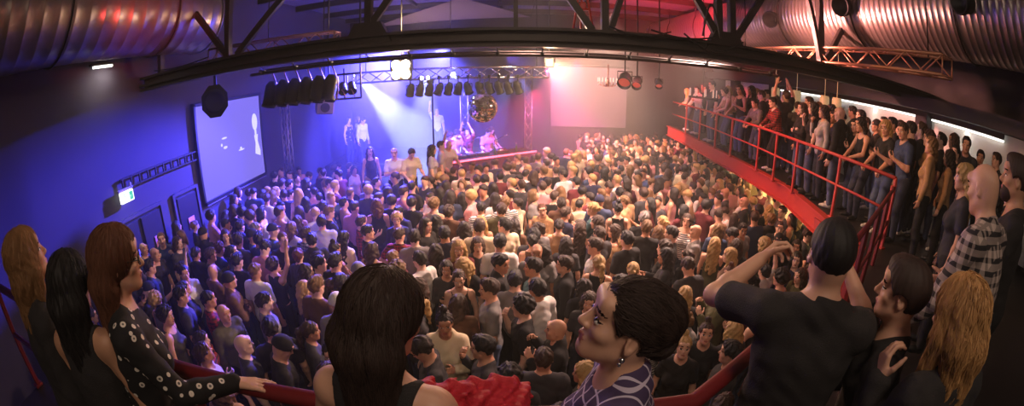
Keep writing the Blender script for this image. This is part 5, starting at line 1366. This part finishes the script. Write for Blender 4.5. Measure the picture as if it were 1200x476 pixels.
# ------------------------------------------------------------------ the row at the front rail, close to the camera
def strands(V, F, HC, HR, n, L, r, name, mats, parent, down=1.0, wave=.25, seed=1, tied=None):
    """fine locks combed over the hair mass, as one mesh"""
    rg = random.Random(seed); me = np_mesh('tmp', V, F)
    N = np.zeros(len(V) * 3, np.float32); me.vertices.foreach_get('normal', N) if False else me.vertex_normals.foreach_get('vector', N)
    N = N.reshape(-1, 3); bpy.data.meshes.remove(me)
    kd = kdtree.KDTree(len(V)); [kd.insert(v, i) for i, v in enumerate(V)]; kd.balance()
    top = HC + HR @ np.array([0, .01, .12]); vs, fs = [], []
    for _ in range(n):
        i = rg.randrange(len(V)); p = np.array(V[i]); nn = N[i]; steps = int(L / .022); path = []; ph = rg.random() * 6; side = np.array([rg.gauss(0, 1), rg.gauss(0, 1), 0]) * .12
        for k in range(steps):
            _, j, dist = kd.find(p); nn = N[j]; p = V[j] + nn * (.0015 + r)
            path.append(p)
            out = p - top; g = np.array([0, 0, -1.]) * down + unit(out) * .5
            if tied is not None: g = unit(tied - p) * 1.2
            g = g + side + wave * np.array([math.sin(ph + k * .55), math.cos(ph * 1.3 + k * .5), 0]) * .5
            d = g - nn * (g @ nn); dn = np.linalg.norm(d)
            if dn < .15: break
            q = p + d / dn * .022
            if np.linalg.norm(np.array(V[kd.find(q)[1]]) - q) > .02: break
            p = q
        if len(path) < 4: continue
        b = len(vs); m = len(path)
        for k, q in enumerate(path):
            t = unit(path[min(k + 1, m - 1)] - path[max(k - 1, 0)] + 1e-9); a = unit(np.cross(t, (.3, .5, .8))); c = np.cross(t, a); rr = r * (1 - .75 * (k / (m - 1)) ** 2)
            for e in range(3): vs.append(q + (a * math.cos(e * 2.0944) + c * math.sin(e * 2.0944)) * rr)
        for k in range(m - 1):
            for e in range(3): fs.append((b + k * 3 + e, b + k * 3 + (e + 1) % 3, b + (k + 1) * 3 + (e + 1) % 3, b + (k + 1) * 3 + e))
    return new_obj(name, np_mesh(name, np.array(vs), np.array(fs)), parent, mats)

def reach(J, n, sex, target, pole):
    """upper-arm and forearm directions in the body frame so that the wrist comes to target (figure's own space)"""
    a, b = (.285, .235) if sex == 'f' else (.30, .25)
    v = np.array(target) - J['sh' + n]; d = min(np.linalg.norm(v), (a + b) * .995); u = unit(v)
    x = (a * a - b * b + d * d) / (2 * d); h = math.sqrt(max(0, a * a - x * x)); p = np.array(pole, float); p = unit(p - u * (p @ u))
    e = u * x + p * h; iT = J['T'].T
    return iT @ unit(e), iT @ unit(u * d - e)

m_brow = None
def fore(u, v, rng_, turn_h, sex, pose, top, tmat, hair, hmat, skin, label, h=.0055, zf=FB, arms=None, nst=700, Ls=.3, rs=.0022, vol=1., leg=1, wide=1., down=1., wave=.25, tied=False, group='people at the front rail', amp=.0026):
    W = np.array([0, 0, EZ]) + sight(u, v) * rng_
    hd = math.radians(turn_h); c, s = math.cos(hd), math.sin(hd)
    J = skeleton(pose, sex); sc = (W[2] - zf) / J['HC'][2]
    loc = np.array([W[0] - sc * (J['HC'][0] * c + J['HC'][1] * s), W[1] - sc * (-J['HC'][0] * s + J['HC'][1] * c), zf])
    to_local = lambda q: np.array([((q[0] - loc[0]) * c - (q[1] - loc[1]) * s) / sc, ((q[0] - loc[0]) * s + (q[1] - loc[1]) * c) / sc, (q[2] - zf) / sc])
    pose = dict(pose)
    for n, tgt, pole in (arms or ()): pose['arm' + n] = reach(J, n, sex, to_local(tgt), pole)
    R = build_person(pose, sex, h, top, hair, fine=True, wide=wide, hairvol=vol, hair_h=.006, amp=amp)
    V, F, mi = R['body']; p = new_obj('person', np_mesh('body', V, F, mi), None, [skin, m_eye, m_lip, m_ew])
    p.location = loc; p.rotation_euler = (0, 0, -hd); p.scale = (sc,) * 3
    new_obj(top, np_mesh(top, *R['top']), p, [tmat]); new_obj('trousers', np_mesh('trousers', *R['trousers']), p, [LEGM[leg]]); new_obj('shoes', np_mesh('shoes', *R['shoes']), p, [SHOEM[0]])
    if 'hair' in R:
        ho = new_obj('hair', np_mesh('hair', *R['hair']), p, [hmat])
        if nst: strands(R['hair'][0], R['hair'][1], R['J']['HC'], R['J']['HR'], nst, Ls, rs, 'locks', [hmat], ho, down, wave, nst, (R['J']['HC'] + R['J']['HR'] @ np.array([0, -.11, .02])) if tied else None)
    tag(p, label, 'person', group)
    print('FORE', label[:40], 'scale %.2f' % sc, 'at', np.round(loc, 2))
    return p, R['J']
sk_f = mat('skin_fore', lin(214, 164, 138), .48, bump=.05, bscale=220); sk_t = mat('skin_fore_tan', lin(196, 146, 116), .5, bump=.05, bscale=220)
hm = lambda n, c: mat('locks_' + n, c, .68)
h_dark, h_brown, h_blonde, h_black = hm('dark', lin(50, 33, 27)), hm('brown', lin(98, 58, 38)), hm('blonde', lin(186, 140, 88)), hm('black', lin(24, 19, 19))
c_black = mat('cloth_fore_black', lin(42, 39, 40), .88, bump=.35, bscale=240)
# woman with glasses and printed dress, hand on the rail
p, J = fore(138, 305, 1.62, 38, 'f', D_(lean=7, yaw=-4, pitch=2, handR='flat', fdirR=(.45, .85, -.1), palmR=(0, 0, -1), handL='relax'), 'long_sleeve', pattern_mat('dress_print', lin(24, 23, 26), lin(232, 222, 208), 'rings', 21), 'longback', h_brown, sk_f,
     'woman with long brown hair and glasses in a dark ring-print top, hand on rail', arms=[('R', (-.97, .94, 3.15), (.4, -.5, -1))], nst=2600, Ls=.34, rs=.0013, leg=1)
G = lambda J, x, y, z: J['HC'] + J['HR'] @ np.array([x, y, z])
mb = MB()
for s in (-1, 1):
    mb.tube([G(J, s * .033 + .024 * math.cos(a), .098 - .006 * abs(math.cos(a)), .0 + .019 * math.sin(a)) for a in np.linspace(0, 2 * math.pi, 19)], .0022, 6)
    mb.tube([G(J, s * .057, .093, .004), G(J, s * .074, .05, .008), G(J, s * .079, -.02, .008)], .002, 6)
mb.tube([G(J, -.010, .103, .004), G(J, 0, .106, .006), G(J, .010, .103, .004)], .002, 6)
mb.build('glasses', m_black, p)
# fair-haired woman at the far left and the dark one between
fore(32, 302, 2.0, 18, 'f', D_(pitch=14, yaw=0, lean=3), 'jacket', c_black, 'longwavy', hm('fair', lin(140, 100, 62)), sk_t, 'fair-haired woman in black at the dark end of the front rail, chin raised', nst=1600, rs=.0014, h=.007)
fore(84, 332, 1.75, -18, 'f', D_(lean=6, pitch=-4, armR=((.25, .05, -1), (.1, .5, -.8))), 'tank_top', c_black, 'longback', h_black, sk_t, 'woman with long black hair and a bare arm behind the woman with glasses', nst=1200, rs=.0014, h=.007)
# woman seen from behind, long dark hair over bare shoulders
p, J = fore(452, 372, 1.02, 10, 'f', D_(lean=9, pitch=-9, yaw=-22, roll=3, armL=((-.45, .25, -1), (.25, .9, -.1)), armR=((.45, .25, -1), (-.25, .9, -.1)), handL='grip', handR='grip', palmL=(0, 0, -1), palmR=(0, 0, -1)), 'tank_top', c_black, 'longback', h_dark, sk_f,
     'woman seen from behind, very long dark hair over bare shoulders and black strap top', h=.005, nst=4200, Ls=.42, rs=.0012, vol=1.0, wave=.12)
# woman in profile looking up, checked shirt, earring
p, J = fore(732, 380, .97, -78, 'f', D_(lean=4, pitch=25, yaw=6, armL=((-.3, .1, -1), (.1, .8, -.6)), armR=((.3, .1, -1), (-.1, .8, -.6))), 'shirt', pattern_mat('shirt_violet_check', lin(78, 62, 98), lin(214, 200, 222), 'grid', 7.5), 'updo', h_dark, sk_f,
     'woman in profile with dark pinned-up hair, earring and violet checked shirt, chin raised', h=.0045, nst=3200, Ls=.16, rs=.0010, vol=.84, tied=True)
MB().lathe([(0, .008), (.0065, .006), (.008, .0), (.0065, -.006), (0, -.008)], G(J, -.086, -.006, -.046), (1, 0, 0), 14).lathe([(0, .006), (.005, .003), (.005, -.004), (0, -.007)], G(J, -.087, -.006, -.060), (0, 0, 1), 12).build('earring', m_chrome, p)
# man in black T-shirt from behind, arms raised to a phone
p, J = fore(974, 298, 1.42, 34, 'm', D_(lean=3, pitch=2, yaw=4, armL=((-.66, .62, -.22), (.55, .55, .45)), armR=((.38, .80, -.28), (-.50, .50, .62)), handL='cup', handR='cup', palmL=(1, .1, 0), palmR=(-1, .1, 0)), 't_shirt', c_black, 'crop', h_black, sk_f,
     'broad man in a black T-shirt from behind, both arms raised to his face', h=.0055, nst=2200, Ls=.03, rs=.0008, vol=1., wide=1.10)
# profile of a dark-haired person beside him
fore(1056, 342, 1.55, -36, 'm', D_(lean=2, pitch=4, armR=((.2, .2, -1), (-.2, .8, -.4))), 'long_sleeve', c_black, 'short', h_dark, sk_f, 'dark-haired person in black, in profile beside the man in black T-shirt', h=.0055, nst=2200, Ls=.06, rs=.0009, vol=1.2)
# fair-haired woman with raised hand
fore(1122, 372, 1.40, 12, 'f', D_(lean=9, pitch=-6, yaw=10, armL=((-.16, .50, -1), (.06, .22, 1)), handL='cup', palmL=(1, -.2, 0)), 'jacket', c_black, 'longwavy', h_blonde, sk_f, 'woman with long fair hair in a black jacket, one hand raised before her', h=.006, nst=3000, Ls=.34, rs=.0013, vol=1.05)
# bald man in a plaid shirt, bearded man at the edge
fore(1152, 222, 2.5, 0, 'm', D_(lean=14, pitch=2, yaw=-6, armL=((-.3, .55, -1), (-.1, .9, -.6)), armR=((.28, .5, -1), (-.1, .9, -.4))), 'shirt', pattern_mat('shirt_plaid', lin(196, 176, 168), lin(42, 38, 42), 'check', 6.2), 'bald', h_black, sk_f, 'bald man in a black and white plaid shirt leaning at the rail', h=.008, wide=1.12)
p, J = fore(1190, 210, 3.0, -24, 'm', D_(lean=2, pitch=4, yaw=4, armL=((-.3, .4, -1), (.0, .9, -.3))), 't_shirt', c_black, 'short', h_dark, sk_t, 'bearded man in black at the edge of the gallery beside the plaid shirt', h=.007, nst=300, Ls=.06)
BP = [EL(G(J, 0, .034, -.075), (.060, .064, .052), J['HR'], .01), C(G(J, 0, .05, -.10), G(J, 0, .06, -.105), .028, .026, .02), (('e', tuple(G(J, 0, .10, -.064)), (.026, .03, .013), J['HR'].tolist()), .006, '-'), (('e', tuple(G(J, 0, .07, .01)), (.09, .09, .055), J['HR'].tolist()), .01, '-')]
new_obj('beard', np_mesh('beard', *sdf_mesh(BP, .006)), p, [h_dark])
# red jacket heaped over the rail, lit phone in the crowd
rp = []
for k in range(9):
    a = k / 8; x = -.30 + a * .30
    rp.append(C((x, .93 + .02 * math.sin(k * 2.1), 3.135 + .03 * math.sin(k * 1.7)), (x + .02, 1.06, 3.12 + .02 * math.cos(k * 2.3)), .045, .04, .02))
    rp.append(C((x, 1.05, 3.10), (x + .015, 1.10 + .015 * math.sin(k * 1.9), 2.86 - .05 * math.sin(k * 1.3)), .04, .022, .02)); rp.append(C((x, .92, 3.10), (x, .87 + .01 * math.sin(k * 2.4), 2.90 - .04 * math.cos(k * 1.6)), .04, .022, .02))
rp.append(C((-.26, .98, 3.19), (-.02, 1.03, 3.20), .035, .03, .04)); rp.append(C((-.1, .95, 3.2), (.03, 1.02, 3.14), .03, .03, .03))
wr = lambda X, Y, Z: .007 * np.sin(X * 95 + 3 * np.sin(Z * 40 + Y * 20)) + .004 * np.sin(Y * 140 + X * 60)
t = new_obj('red_jacket', np_mesh('red_jacket', *sdf_mesh(rp, .006, (), wr)), None, [mat('jacket_red', lin(190, 36, 52), .7, bump=.3, bscale=160)]); tag(t, 'crumpled bright red jacket draped over the front handrail', 'jacket')
x, y = at_z(836, 450, 1.18)
t = empty('smartphone', (x, y, 1.18), math.radians(20), 'lit smartphone glowing white-blue low in the crowd near the front rail', 'phone')
MB().box((0, 0, 0), (.075, .15, .009), Matrix.Rotation(math.radians(24), 3, 'X'), .004).build('case', m_black, t)
MB().box((0, -.002, .006), (.066, .135, .003), Matrix.Rotation(math.radians(24), 3, 'X'), .001).build('screen', emat('phone_glow', (.62, .72, 1, 1), 3.5), t)
